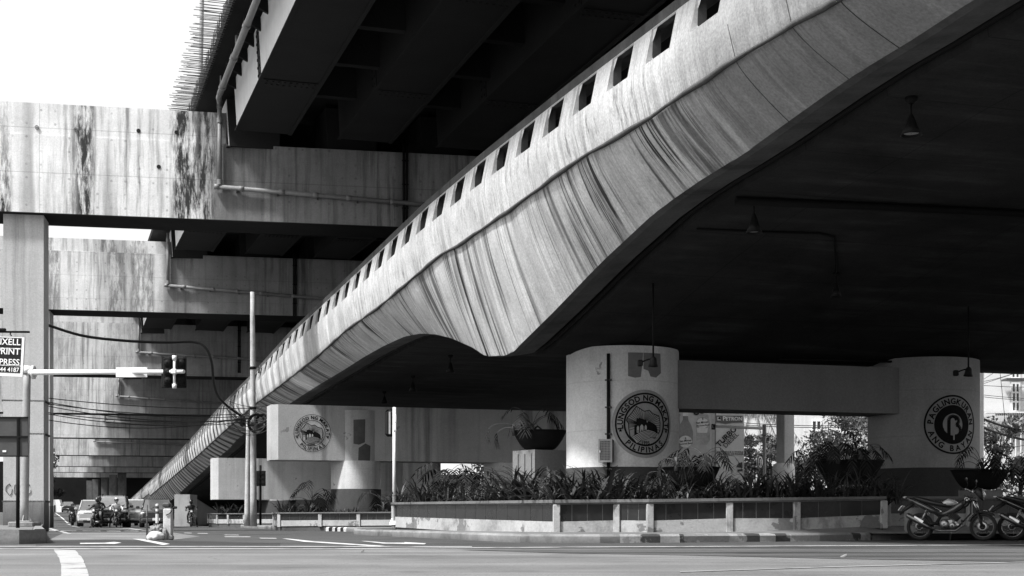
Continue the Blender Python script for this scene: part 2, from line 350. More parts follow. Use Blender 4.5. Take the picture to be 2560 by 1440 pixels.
m_cross=asphalt('worn_street_asphalt',.15,.26,.14)
def roadpaint(name,v,wearlo=.42):
    m,t,b=_mat(name); g=G(t); p=g.pos(); n=g.noise(p,2.0,5,.6); f=g.ramp(n,wearlo-.1,wearlo+.02); gr=g.noise(p,50.0,2,.6)
    col=g.math('MULTIPLY',g.mix(f,.13,v),g.ramp(gr,.3,.7,.85,1.12)); g.l(col,b.inputs['Base Color']); b.inputs['Roughness'].default_value=.8; return m
m_mark=roadpaint('road_paint',.50,.42); m_markw=roadpaint('worn_road_paint',.40,.46)
# ================================================================ ground, roads, pavements
ys=[-60,-20,0,10,20,30,40,60,80,100,112,130,150,170,190,205,240,300,420,700,1500]
xs=[-900,-300,-120,-60,-30,0,30,60,120,300,900]
def sheet(name,mat,xs,ys,dz):
    m=MB(); n=len(xs)
    for y in ys:
        for x in xs: m.v.append(Vector((x,y,gz(y)+dz)))
    for j in range(len(ys)-1):
        for i in range(n-1): m.f.append([j*n+i,j*n+i+1,j*n+n+i+1,j*n+n+i]); m.m.append(0)
    return struct(m.build(name,mat,fix=False))
sheet('ground',plain('bare_ground',.09,.95,var=.3,scale=.4,obj=False),xs,ys,-.012)
m=MB(); yy=[20.6,30,40,60,80,100,112,130,150,170,190,205,230,260]
for y in yy:
    m.v+= [Vector((-80,y,gz(y)-.004)),Vector((70,y,gz(y)-.004))]
for j in range(len(yy)-1): m.f.append([2*j,2*j+1,2*j+3,2*j+2]); m.m.append(0)
struct(m.build('road',m_road,fix=False))
m=MB(); m.add([(-80,-20,-.002),(70,-20,-.002),(70,20.6,-.002),(-80,20.9,-.002)],[(0,1,2,3)]); struct(m.build('cross_street',m_cross,fix=False))
# far pavement + kerb: kerb line traced on the ground, near to far
KP=[(3300,1341),(2900,1343),(2560,1345),(2380,1347.5),(2200,1350),(2050,1352.5),(1900,1354),(1700,1356),(1500,1357),(1300,1356),(1200,1351.5),(1125,1347),(1000,1342),(920,1338.5),(886,1335.5),(884,1333.5),(900,1331),(880,1329.2),(830,1328),(780,1327),(740,1325.7),(700,1324),(650,1322),(615,1320),(594,1318.6),(590,1317.4),(600,1316.6),(580,1315.8),(540,1315),(500,1314),(486,1313.4)]
KG=[gp(x,y) for x,y in KP]
KG+= [Vector((KG[-1].x-4,KG[-1].y+20,.02)),Vector((KG[-1].x-13,KG[-1].y+46,.5)),Vector((-46,180,1.2)),Vector((-60,240,1.6))]
def resample(pl,step):
    out=[pl[0].copy()]; acc=0
    for a,b in zip(pl,pl[1:]):
        L=(b-a).length; n=max(1,int(L/step))
        for i in range(1,n+1): out.append(a.lerp(b,i/n))
    return out
def kerb_ring(pl,h=.155,wd=.2,name='kerb',stripe=None):
    m=MB(); k=len(pl); nrm=[]
    for i in range(k):
        t=(pl[min(i+1,k-1)]-pl[max(i-1,0)]); t.z=0; t.normalize(); nrm.append(Vector((t.y,-t.x,0)))
    for i in range(k):
        p=pl[i]; n=nrm[i]; j=.012*math.sin(i*1.7)+random.uniform(-.012,.012)
        m.v+= [p-UP*.05, p+UP*(h*.75)+n*j*.6, p+UP*(h+j*.4)+n*(.035+j*.5), p+n*wd+UP*(h+.004), p+n*wd-UP*.05]
    for i in range(k-1):
        for q in range(4):
            m.f.append([i*5+q,i*5+5+q,i*5+6+q,i*5+1+q]); mi=0
            if stripe and q<=2: mi=stripe(pl[i].lerp(pl[i+1],.5),i)
            m.m.append(mi)
    return m,nrm
m_kpw=concrete('kerb_white_paint',.55,.12,(1,0,0),su=5,sv=3,amt=.8,tone=.3,bare=(.57,.2))
m_kpb=concrete('kerb_black_paint',.025,.015,(1,0,0),su=5,sv=3,amt=.5,tone=.3,bare=(.62,.2))
m_kfw=concrete('faded_kerb_white',.33,.1,(1,0,0),su=5,sv=3,amt=.7,tone=.3,bare=(.52,.2))
m_kfb=concrete('faded_kerb_black',.07,.03,(1,0,0),su=5,sv=3,amt=.5,tone=.3,bare=(.49,.22))
KR=resample(KG[:31],.34)+KG[31:]
_acc=[0.0]
for a,b in zip(KR,KR[1:]): _acc.append(_acc[-1]+(b-a).length)
def stripe(p,i):
    px=CX+F*p.x/p.y; py=HY+F*CH/p.y
    k=int(i)%2
    if p.y>44 and (690<px<862 or 490<px<596): return 3+0 if k else 4
    if p.y<30 and px>1560: return 1 if k else 2
    return 0
def stripe2(p,i):
    s=stripe(p,i); return s
km,KN=kerb_ring(KR,stripe=stripe2)
struct(km.build('kerb',[m_kerb,m_kfw,m_kfb,m_kpw,m_kpb],fix=True))
# pavement: from the kerb's back edge inwards; rises a little to the planter
m=MB()
inner=[]
for i,p in enumerate(KR):
    q=p+KN[i]*.198
    px=CX+F*p.x/p.y
    if p.y<42: iy=30.2+max(0,(1391-px)/(1391-900))*10; ix=xat(px,max(iy,q.y+.6)); iz=.165+.12*max(0,min(1,(px-1800)/400))
    elif p.y<90: iy=p.y+7; ix=xat(px,p.y)+6.0; iz=.19
    else: iy=p.y; ix=p.x+30; iz=gz(p.y)+.2
    inner.append(Vector((ix,max(iy,q.y+.6),iz)))
for i,p in enumerate(KR): m.v+= [p+KN[i]*.198+UP*.157, inner[i]]
for i in range(len(KR)-1): m.f.append([2*i,2*i+2,2*i+3,2*i+1]); m.m.append(0)
base=len(m.v); poly=[Vector((60,29,.14)),Vector((60,230,.14)),Vector((-8,230,.14)),Vector((-8,60,.14)),Vector((-3,44,.14)),Vector((.5,30.4,.14)),Vector((2,29.6,.14)),Vector((8,29.6,.14))]
m.v+=poly; m.f.append(list(range(base,base+len(poly)))); m.m.append(0)
struct(m.build('sidewalk',m_walk,fix=True))
# near left corner: a kerbed pavement the pier and signal pole stand on
m=MB()
c=[(-40,25.6),(-8.75,25.2),(-8.58,25.5),(-9.1,27),(-10.45,31),(-12.8,38),(-15.1,45),(-17.7,53),(-24,62),(-40,70)]
m.prism(c,-.05,.225); struct(m.build('sidewalk',[m_walk]))
kl=[Vector((x,y,0)) for x,y in c[:8]]
kr=resample(kl,.5); km2=MB(); 
km2,_=kerb_ring([p for p in kr],h=.245,wd=.22,stripe=lambda p,i:(1 if p.y<27.5 else 0)); struct(km2.build('kerb',[m_kerb,m_kpb]))
# ---------------------------------------------------------------- painted markings (sheets 4 mm above the road)
m_markf=roadpaint('faded_line_paint',.26,.5); m_marks=roadpaint('scuffed_stripe_paint',.36,.44)
def mark(pts,mat=m_mark,dz=.003):
    m=MB(); g=[]
    for x,y in pts:
        q=gp(x,y); g.append(Vector((q.x,q.y,gz(q.y)+dz)))
    m.add(g,[tuple(range(len(g)))]); return struct(m.build('lane_marking',mat))
def rag(pts,amp=3,n=8):
    out=[]
    for (a,b),(c,d) in zip(pts,pts[1:]+pts[:1]):
        for i in range(n):
            t=i/n; out.append((a+(c-a)*t+random.uniform(-amp,amp)*(0 if i==0 else 1),b+(d-b)*t))
    return out
mark(rag([(135,1374),(188,1376),(205,1395),(212,1410),(222,1442),(226,1452),(152,1452),(153,1420),(148,1395)],2,5),m_marks)
mark([(-300,1365.0),(1180,1366.0),(1180,1367.6),(-300,1366.8)],m_markw)
mark([(-300,1370.6),(900,1371.2),(900,1372.8),(-300,1372.6)],m_markw,.004)
mark([(880,1371.0),(1500,1366.8),(2700,1361),(2700,1362.2),(1500,1368.4),(880,1372.5)],m_markw,.003)
mark([(1700,1429),(2100,1416),(2560,1404.6),(2800,1400),(2800,1401),(2560,1406.4),(2100,1418),(1700,1431)],m_markf)
mark([(1700,1356.8),(700,1349.6),(708,1348.4),(760,1351),(962,1366.2),(948,1367.0)] if False else [(705,1346.5),(722,1346.8),(780,1353),(962,1365.0),(940,1366.4),(760,1354.8)],m_mark)
mark([(902,1352.8),(916,1352.9),(966,1357),(1012,1357),(1010,1355.4),(1065,1358.6),(1062,1361),(958,1359.2)],m_mark)
for a,b,y,h in((560,625,1341.5,1.2),(648,690,1345,1.3),(458,478,1332,1),(492,518,1333,.9),(560,596,1337,1.0),(120,190,1326.5,1.2),(205,250,1326.7,1.1),(265,300,1327,1.1),(308,345,1326.8,1.0),(352,390,1326.4,1.0)):
    mark([(a,y),(b,y+.3),(b+2,y+.3+h),(a+4,y+h)],m_mark)
mark([(330,1347),(356,1348),(425,1360),(408,1363),(380,1357)],m_mark); mark([(200,1357.5),(262,1357.2),(285,1355),(304,1357),(286,1360),(262,1359.6),(200,1360)],m_mark)
mark([(118,1322),(170,1334.5),(180,1334.5),(128,1321)],m_markw); 
for i in range(9):
    t=i/9; x=128+70*t**1.4; y=1306.8+13*t**1.9
    if y<1319: mark([(x,y),(x+6+5*t,y+.9+.6*t),(x+9+8*t,y+.9+.6*t),(x+3+2*t,y)],m_mark)
mark([(262,1322.5),(330,1321.6),(370,1326.6),(362,1327),(322,1322.6)],m_markw,.0045)
m=MB(); m.add([Vector((gp(x,y).x,gp(x,y).y,.0025)) for x,y in((1150,1374.5),(1400,1383),(1700,1388),(2100,1397),(2500,1404),(3000,1408),(3000,1373.5),(2000,1373.5))],[tuple(range(8))]); struct(m.build('road_patch',asphalt('shaded_rubbered_asphalt',.072,.25,.4,False)))  # deck shade and turning tyre marks painted as a darker sheet
# a darker resurfaced patch at the crossing
m=MB(); m.add([Vector((gp(x,y).x,gp(x,y).y,.0)) for x,y in((90,1352),(260,1350),(430,1352),(700,1358),(700,1364.5),(90,1364.5))],[(0,1,2,3,4,5)]); struct(m.build('road_patch',asphalt('patch_asphalt',.035,.2,.2,False)))
m=MB(); m.add([Vector((gp(x,y).x,gp(x,y).y,.0)) for x,y in((160,1332),(430,1331),(500,1341),(420,1351),(260,1349),(120,1351))],[(0,1,2,3,4,5)]); struct(m.build('road_patch',asphalt('pale_patch_asphalt',.15,.2,.25,False)))
random.seed(31)
m_scrap=plain('paper_scrap',.2,.8,var=.3)
for px,py,lab in((905,1381,'small pale scrap of litter on the street left of the planter'),(2108,1393,'tiny scrap of litter on the street below the motorcycles')):
    q=gp(px,py); m=MB(); pl=[(.06*random.uniform(.4,1)*math.cos(a),.09*random.uniform(.4,1)*math.sin(a)) for a in [2*PI*i/7 for i in range(7)]]
    m.prism(pl,.004,.02,tf=lambda v:q+Vector((v.x,v.y,v.z+.02*math.sin(v.x*30)))); tag(m.build('paper_scrap',m_scrap),lab,'paper scrap')
# ================================================================ the low flyover with the pierced fascia
X0=10.3; OW=Vector((X0,0,0))
def tl(px,o):   # axis station of a pixel column on the plane at lateral offset o
    k=(px-CX)/F; return (X0+math.cos(TH)*o+math.sin(TH)*k*o*-1)/(math.sin(TH)+math.cos(TH)*k)
def LP(t,o,z): q=OW+D*t+RT*o; return Vector((q.x,q.y,z))
def curve(pts,o):
    tab=[]
    for px,py in pts:
        t=tl(px,o); tab.append((t,zat(py,LP(t,o,0).y)))
    tab.sort(); return tab
oT,oW,oS,oB=.28,0.0,.14,1.05
cT=curve([(2560,-640),(2100,-300),(1700,5),(1448,199),(1215,384),(1079,500),(868,700),(740,820),(640,930),(560,1010),(450,1130),(390,1190),(320,1255)],oT)
cS=curve([(2560,-300),(2300,-130),(2100,0),(1981,66),(1840,151),(1660,272),(1604,311),(1444,403),(1283,522),(1137,622),(1108,634),(1030,700),(950,768),(870,824),(790,896),(705,962),(640,1010),(560,1080),(500,1135),(430,1195),(375,1240)],oS)
cB=curve([(3300,-420),(2800,-190),(2560,-75),(2420,10),(2290,95),(2130,192),(1995,288),(1860,385),(1735,462),(1640,530),(1500,660),(1390,775),(1283,880),(1262,889),(1215,891),(1180,868),(1130,846),(1090,836),(1050,834),(1010,842),(960,865),(910,893),(860,925),(790,967),(720,1012),(700,1016),(660,1050),(600,1090),(575,1120),(530,1158),(490,1195),(450,1232)],oB)
zT=lambda t: ip(cT,t) if t<cT[-1][0] else max(gz(t)+.9,cT[-1][1]-.028*(t-cT[-1][0]))
def extr(c,t,f):
    if t<=c[-1][0]: return ip(c,t)
    return None
def zS(t):
    if t<=cS[-1][0]: return ip(cS,t)
    return zT(t)-1.35
def zB(t):
    if t<=cB[-1][0]: return ip(cB,t)
    return max(zS(t)-1.3,gz(t)-.5)
PITCH=1.82; tw0=tl(1548,.05); WW=.51
t0,t1=-90.0,205.0
sts=[]; k0=int((t0-tw0)/PITCH)-1; k=k0
while tw0+k*PITCH<t1:
    c=tw0+k*PITCH; q=1 if c>8 else 0; sts+= [(c-WW,q),(c-WW*.33,q),(c+WW*.33,q),(c+WW,0),(c+(PITCH/2),0)]; k+=1
sts=[q for q in sts if q[0]>t0]
# smooth jitter-free rows
ROWU=[0,.10,.22,.85,1.15]      # metres below top for the parapet rows (window between index 2 and 3)
fas=MB(); inn=MB(); uv=[]
NL=12; prof=[]
def profile(t):
    a=zT(t); s=zS(t); b=min(zB(t),s-.35); out=[]
    hp=max(.6,a-s); sc=min(1.0,hp/1.7)
    for q,o in zip(ROWU,(oT,.22,.13,.0,0.0)): out.append((o,a-q*sc))
    z0=out[-1][1]
    for i in(1,2): f=i/3; out.append((oS*f,z0+(s-z0)*f))
    out.append((oS,s))
    for i in range(1,NL+1):
        f=i/NL; out.append((oS+(oB-oS)*(f**1.22),s+(b-s)*f))
    return out
NR=5+2+1+NL
for (t,_) in sts:
    pr=profile(t)
    for i,(o,z) in enumerate(pr):
        fas.v.append(LP(t,o,z)); uv.append((t,(i/7.0 if i<=7 else 1+(i-7)/NL)))
for j,(t,win) in enumerate(sts[:-1]):
    for i in range(NR-1):
        if i==2 and win: continue
        fas.f.append([j*NR+i,(j+1)*NR+i,(j+1)*NR+i+1,j*NR+i+1]); fas.m.append(0); fas.sm.add(len(fas.f)-1)
# flyover root
fly=thing('flyover','low streaked concrete flyover with a row of small windows along its bulging parapet','flyover',(0,0,0))
m_fas=concrete('streaked_fascia_concrete',.58,.035,tuple(D),su=3.6,sv=.30,amt=1.0,tone=.26,uv=True,seamzone=True,white=.6,grain=.2,pitch=PITCH,u0=tw0+.5,rough=.8,graystretch=tl(1690,oS))
# reveals of the windows, inner wall and coping
rev=MB(); TK=.42
for j,(t,win) in enumerate(sts[:-1]):
    if not win: continue
    prv=sts[j-1][1] if j else 0; nxt=sts[j+1][1]
    a=profile(t); b=profile(sts[j+1][0]); tt=sts[j+1][0]; io=.13
    A2,A3,B2,B3=LP(t,*a[2]),LP(t,*a[3]),LP(tt,*b[2]),LP(tt,*b[3])
    iA2,iA3,iB2,iB3=LP(t,io+.02,a[2][1]-.02),LP(t,io,a[3][1]+.02),LP(tt,io+.02,b[2][1]-.02),LP(tt,io,b[3][1]+.02)
    rev.add([A2,B2,iB2,iA2],[(0,1,2,3)]); rev.add([A3,B3,iB3,iA3],[(3,2,1,0)])
    if not nxt:   # chamfered far corners make the hole six-sided
        w2=(iB2-iA2); hh=(iB2-iB3)
        rev.add([iB2,iB2-w2*.55,iB2-hh*.34],[(0,1,2)]); rev.add([iB3,iB3-w2*.4,iB3+hh*.2],[(0,2,1)])
    if not prv: rev.add([A2,A3,iA3,iA2],[(0,3,2,1)])
    if not nxt: rev.add([B2,B3,iB3,iB2],[(0,1,2,3)])
o_=len(fas.v); fas.v+=rev.v; uv+=[(0,.5)]*len(rev.v)
for f in rev.f: fas.f.append([i+o_ for i in f]); fas.m.append(1)
fas.build('fascia',[m_fas,concrete('reveal_concrete',.58,.2,tuple(D),su=3,sv=1,amt=.4,tone=.3)],fly,uv=uv,fix=False)
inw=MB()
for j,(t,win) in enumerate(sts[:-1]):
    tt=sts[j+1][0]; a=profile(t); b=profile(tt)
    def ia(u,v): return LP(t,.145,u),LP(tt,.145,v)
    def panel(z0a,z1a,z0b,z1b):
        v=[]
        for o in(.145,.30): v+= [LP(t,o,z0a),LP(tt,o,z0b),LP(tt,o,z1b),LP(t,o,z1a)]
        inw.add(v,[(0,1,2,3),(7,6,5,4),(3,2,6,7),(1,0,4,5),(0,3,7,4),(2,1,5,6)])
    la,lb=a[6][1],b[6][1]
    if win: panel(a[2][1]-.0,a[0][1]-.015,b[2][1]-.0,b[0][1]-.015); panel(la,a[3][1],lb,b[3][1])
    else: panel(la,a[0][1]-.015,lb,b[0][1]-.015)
bkw=MB()  # added dark panel behind the windows, standing in for the shade beyond
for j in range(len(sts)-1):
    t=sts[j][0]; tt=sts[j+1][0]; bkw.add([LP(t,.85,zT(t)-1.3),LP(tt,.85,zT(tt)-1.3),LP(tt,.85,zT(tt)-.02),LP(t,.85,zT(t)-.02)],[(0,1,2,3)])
inw.build('inner_parapet',m_lip,fly); bkw.build('shade_backing',plain('shade_void',.02,.9),fly)
cop=MB()
for j,(t,win) in enumerate(sts[:-1]):
    tt=sts[j+1][0]; v=[]
    for q in(t,tt):
        z=zT(q); v+= [LP(q,.275,z-.012),LP(q,.30,z+.03),LP(q,.88,z+.03),LP(q,.90,z-.012)]
    cop.add(v,[(0,4,5,1),(1,5,6,2),(2,6,7,3)])
cop.build('coping',m_kerb,fly)
# small pentagon shutters half open behind some windows
k=k0
while tw0+k*PITCH<120:
    c=tw0+k*PITCH; k+=1
    if c<9: continue
    zc=zT(c)-.62; sh=MB()
    for (dz,hh,dt,ww) in((-.02,.05,.02,.36),(.30,.05,.02,.36)): sh.box(LP(c+dt,.46,zc+dz),(.10,ww,hh),Matrix.Rotation(TH,3,'Z'))
    for dt in(-.15,.19): sh.box(LP(c+dt,.46,zc+.14),(.10,.04,.27),Matrix.Rotation(TH,3,'Z'))
    sh.build('vent_frame',m_lip,fly)
# the ledge along the seam, and the vertical crack at the pier
sm=MB(); pts=[LP(t,oS-.035,zS(t)+.0+.012*math.sin(t*3.1)) for t,_ in sts[::2]]
sm.tube(pts,[.04+.012*math.sin(i*1.3) for i in range(len(pts))],6); sm.build('drip_ledge',m_lip,fly)
tj=tl(1137,oS)
pj=[LP(tj+.0,o-.012,z) for o,z in profile(tj)[7:]]; jt=MB(); jt.tube(pj,.026,5); jt.build('construction_joint',m_lip,fly)
for tk in (tl(1840,oS),tl(1981,oS),tl(2100,oS)):
    pp=profile(tk); jt=MB(); jt.tube([LP(tk,o-.004,z) for o,z in pp[4:]],.007,4); jt.build('construction_joint',m_lip,fly)
# soffit: lip strip under the fascia, recessed groove, then the slab
lip=MB(); sof=MB(); grv=MB(); 
tt=[q[0] for q in sts[::3]]
rows=[]
WID=17.0
for t in tt:
    b=min(zB(t),zS(t)-.35); lip.v+= [LP(t,oB-.01,b),LP(t,oB+.12,b-.03),LP(t,oB+.62,b+.04),LP(t,oB+.66,b+.26),LP(t,oB+.95,b+.26)]
    b2=b+.03
    sof.v+= [LP(t,oB+.93,b+.27),LP(t,oB+.97,b2),LP(t,WID,b2),LP(t,WID+.9,b2+.7),LP(t,WID+.9,zT(t)-.05),LP(t,WID+.5,zT(t)-.05),LP(t,WID+.5,zT(t)-1.15),LP(t,.62,zT(t)-1.15)]
for j in range(len(tt)-1):
    for i in range(4): lip.f.append([j*5+i,j*5+5+i,j*5+6+i,j*5+1+i]); lip.m.append(0)
    for i in range(7): sof.f.append([j*8+i,j*8+8+i,j*8+9+i,j*8+1+i]); sof.m.append(0)
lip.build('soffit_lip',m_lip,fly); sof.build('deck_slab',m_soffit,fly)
gp_=MB(); gp_.tube([LP(t,oB+.82,min(zB(t),zS(t)-.35)+.14) for t in tt],.06,6); gp_.build('gutter_pipe',m_pipeD,fly)
# ================================================================ its piers
def soff(t): return min(zB(t),zS(t)-.35)+.03
def seal_map(kind,**k):
    if kind=='cyl':
        c,rad,a0,z0=k['c'],k['r'],k['a0'],k['z0']
        return lambda a,b,off: Vector((c.x+(rad+off)*math.cos(a0+a/rad),c.y+(rad+off)*math.sin(a0+a/rad),z0+b))
    o,u,n=k['o'],k['u'],k['n']
    return lambda a,b,off: o+u*a+UP*b+n*off
def seal_ring(m,mp,r0,r1,off,mi,n=72,sy=1.0):
    v=[]
    for j in range(n):
        a=2*PI*j/n
        for r in(r0,r1): v.append(mp(r*math.cos(a),r*math.sin(a)*sy,off))
    m.add(v,[(2*j,2*j+1,(2*j+3)%(2*n),(2*j+2)%(2*n)) for j in range(n)],mi)
def clipx(poly,x,keep):
    out=[]
    for (a,b) in zip(poly,poly[1:]+poly[:1]):
        ia=(a[0]-x)*keep>=0; ib=(b[0]-x)*keep>=0
        if ia: out.append(a)
        if ia!=ib: t=(x-a[0])/(b[0]-a[0]); out.append((x,a[1]+(b[1]-a[1])*t))
    return out
def seal_poly(m,mp,poly,off,mi,step=.09):   # cut in strips so that it follows a round column
    poly=list(poly); x0=min(p[0] for p in poly); x1=max(p[0] for p in poly); n=max(1,int(math.ceil((x1-x0)/step)))
    for i in range(n):
        q=clipx(clipx(poly,x0+(x1-x0)*i/n,1),x0+(x1-x0)*(i+1)/n,-1)
        if len(q)>=3: m.add([mp(x,y,off) for x,y in q],[tuple(range(len(q)))],mi)
def seal_line(m,mp,p,q,wd,off,mi):
    p=Vector(p);q=Vector(q); d=(q-p); n=Vector((-d.y,d.x)).normalized()*wd/2
    k=4; v=[]
    for i in range(k+1):
        c=p.lerp(q,i/k); v+= [mp(c.x+n.x,c.y+n.y,off),mp(c.x-n.x,c.y-n.y,off)]
    m.add(v,[(2*i,2*i+1,2*i+3,2*i+2) for i in range(k)],mi)
def seal_disc(m,mp,r,off,mi,n=64,rings=4,c=(0,0)):
    v=[mp(c[0],c[1],off)]
    for q in range(1,rings+1):
        for j in range(n): a=2*PI*j/n; v.append(mp(c[0]+r*q/rings*math.cos(a),c[1]+r*q/rings*math.sin(a),off))
    f=[(0,1+j,1+(j+1)%n) for j in range(n)]
    for q in range(rings-1):
        for j in range(n): f.append((1+q*n+j,1+q*n+n+j,1+q*n+n+(j+1)%n,1+q*n+(j+1)%n))
    m.add(v,f,mi)
def seal_arc(m,mp,st,size,rm,top,off,mi,bold=.03,space=1.0,ang=0.0):
    # letters placed one by one round the circle
    adv=[]
    for ch in st:
        if ch==' ': adv.append(size*.34); continue
        vs,_=text2d(ch,size,bold); adv.append((max(v[0] for v in vs)-min(v[0] for v in vs))+size*.14*space)
    tot=sum(adv); x=-tot/2
    for ch,w_ in zip(st,adv):
        cx=x+w_/2; x+=w_
        if ch==' ': continue
        vs,fs=text2d(ch,size,bold); mx=(max(v[0] for v in vs)+min(v[0] for v in vs))/2
        th=cx/rm; out=[]
        for (a,b) in vs:
            a-=mx; b-=size*.35
            if top: an=PI/2-th+ang; rad=rm+b; out.append((rad*math.cos(an)+a*math.sin(an),rad*math.sin(an)-a*math.cos(an)))
            else: an=-PI/2+th+ang; rad=rm-b; out.append((rad*math.cos(an)-a*math.sin(an),rad*math.sin(an)+a*math.cos(an)))
        m.add([mp(p,q,off) for p,q in out],fs,mi)
def star(r,c): return [(c[0]+(r if i%2==0 else r*.42)*math.cos(PI/2+PI*i/5),c[1]+(r if i%2==0 else r*.42)*math.sin(PI/2+PI*i/5)) for i in range(10)]
m_sealk=plain('seal_black_paint',.012,.7,var=.3,spec=.03); m_sealg=plain('seal_grey_paint',.21,.7,var=.15); m_seall=plain('seal_light_paint',.42,.7,var=.12)
def city_seal(mp,s,m,thick=1.0,text=.155):   # s = outer radius; material 0 black, 1 grey, 2 light
    seal_ring(m,mp,s*(1-.055*thick),s,.012,0); seal_ring(m,mp,s*.665,s*(.665+.06*thick),.012,0)
    seal_arc(m,mp,'LUNGSOD NG MAKATI',s*.25,s*.835,True,.012,0,.035,.8); seal_arc(m,mp,'PILIPINAS',s*.25,s*.835,False,.012,0,.03,1.5)
    seal_poly(m,mp,star(s*.075,(-s*.82,-s*.22)),.012,0); seal_poly(m,mp,star(s*.075,(s*.82,-s*.22)),.012,0)
    O=[(-.31,.56),(-.05,.40),(.13,.44),(.27,.33),(.5,.27),(.55,.05),(.54,-.2),(.42,-.44),(.2,-.43),(-.1,-.52),(-.3,-.62),(-.52,-.4),(-.56,-.12),(-.56,.0),(-.63,.1),(-.6,.19),(-.45,.36)]
    P=[(x*s,y*s) for x,y in O]; c=(-.05*s,-.05*s)
    for a,b in zip(P,P[1:]+P[:1]):
        seal_poly(m,mp,[c,a,b],.008,1); seal_line(m,mp,a,b,s*.028,.014,0)
        for f in(.0,.33,.66):
            q=(a[0]+(b[0]-a[0])*f,a[1]+(b[1]-a[1])*f)
            if q[1]>-.3*s: seal_line(m,mp,(c[0]+(q[0]-c[0])*.35,c[1]+(q[1]-c[1])*.35),q,s*.016,.011,0)
    B=[(-.38,-.38),(-.38,-.06),(-.31,-.04),(-.31,.17),(-.22,.17),(-.20,.21),(-.17,.17),(.02,.12),(.05,.03),(.10,.09),(.28,.02),(.40,-.06),(.44,-.2),(.44,-.30),(.1,-.22),(-.2,-.32)]
    seal_poly(m,mp,[(x*s,y*s) for x,y in B],.018,0)
    for (x,y,w_,h) in((-.30,-.29,.075,.17),(-.19,-.28,.11,.2),(-.04,-.26,.075,.17)):
        seal_poly(m,mp,[(x*s,y*s),((x+w_)*s,y*s),((x+w_)*s,(y+h)*s),((x+w_/2)*s,(y+h+.06)*s),(x*s,(y+h)*s)],.024,2)
        seal_poly(m,mp,[((x+w_*.35)*s,(y+.02)*s),((x+w_*.65)*s,(y+.02)*s),((x+w_*.65)*s,(y+.09)*s),((x+w_*.35)*s,(y+.09)*s)],.028,0)
    fld=[(-.45,-.42),(-.2,-.28),(.08,-.19),(.3,-.24),(.48,-.33),(.42,-.44),(.2,-.43),(-.1,-.52),(-.3,-.62)]
    seal_poly(m,mp,[(x*s,y*s) for x,y in fld],.021,2)
    for k in range(6):
        f=k*.045; pl=[(-.45+f*.9,-.42-f*.8),(-.2+f*.4,-.28-f*.9),(.08+f*.2,-.19-f),(.3,-.24-f),(.46-f*.5,-.33-f*.6)]
        for a,b in zip(pl,pl[1:]): seal_line(m,mp,(a[0]*s,a[1]*s),(b[0]*s,b[1]*s),s*.017,.026,0)
    vs,fs=text2d('1995',s*.15,.02); m.add([mp(x,y-.62*s,.012) for x,y in [(a,b-.04*s) for a,b in vs]],fs,0)
def column(root,c,r,z0,z1,zb,mat=m_white,band=m_bandp,n=48):
    m=MB(); m.lathe([(r,zb),(r,z1)],c,n=n); m.build('column',mat,root)
    m=MB(); m.lathe([(r+.012,z0-.3),(r+.012,zb),(r,zb+.004)],c,n=n); m.build('painted_base',band,root)
# --- near pier: two columns and a cross beam
YA=36.4; cA=Vector((xat(1556,YA+0.0),YA,0)); rA=141*YA/F*.995
pierA=thing('flyover_pier','near flyover pier: two fat round white columns joined by a deep grey beam','pier',(cA.x,cA.y,0))
column(pierA,cA,rA,0,soff((cA-OW).dot(D))+.12,zat(1168,YA-rA*.8))
YR=YA+760*YA/F*.32; cR=Vector((xat(2308,YR),YR,0)); rR=135*YR/F
column(pierA,cR,rR,0,soff((cR-OW).dot(D))+.12,zat(1170,YR-rR*.8),mat=concrete('greyer_pier_paint',.28,.14,AX_BENT,su=2.2,sv=.18,amt=.4,tone=.2,panel=(60,1.22),pk_=.86,bare=(.70,.14)))
dirB=(cR-cA).normalized(); nB=Vector((dirB.y,-dirB.x,0))
b0=cA+nB*.18; b1=cR+nB*.18; hb=.62
fb=MB(); zb1=zat(902,YA-.3); zb0=zat(1022,YA-.3)
def beam(m,p,q,n,h,z0,z1):
    m.hexa([p+n*h+UP*z0,q+n*h+UP*z0,q-n*h+UP*z0,p-n*h+UP*z0,p+n*h+UP*z1,q+n*h+UP*z1,q-n*h+UP*z1,p-n*h+UP*z1])
beam(fb,b0,b1-dirB*(rR*.45),nB,hb,zb0,zb1); fb.build('cross_beam',m_grey,pierA)
# patched paint on the first column and its seal
def angp(px,c,r,Y): return -PI/2+math.asin(max(-.98,min(.98,(px-(CX+F*c.x/c.y))/(r*F/c.y))))
def cylmap(c,r,px,py,yy): return seal_map('cyl',c=c,r=r,a0=angp(px,c,r,yy),z0=zat(py,c.y-r*.9))
sA=74.5*(YA-rA*.9)/F*1.04
m=MB(); mp=cylmap(cA,rA,1601,1060,YA); seal_disc(m,mp,sA*1.10,.004,1,rings=6)
city_seal(mp,sA,m); m.build('painted_seal',[m_sealk,plain('seal_backing_paint',.30,.7,var=.18,scale=3),m_seall],pierA)
pt=MB(); mp2=cylmap(cA,rA,1580,905,YA)
for poly in ([(-.22,-.36),(-.05,-.40),(.10,-.38),(.14,-.05),(.16,.22),(-.22,.22)],[(.17,-.18),(.30,-.22),(.36,-.36),(.52,-.38),(.68,-.26),(.66,.22),(.17,.22)]):
    seal_poly(pt,mp2,poly,.005,0)
pt.build('paint_patch',plain('repaint_patch',.17,.8,var=.2,scale=3),pierA)
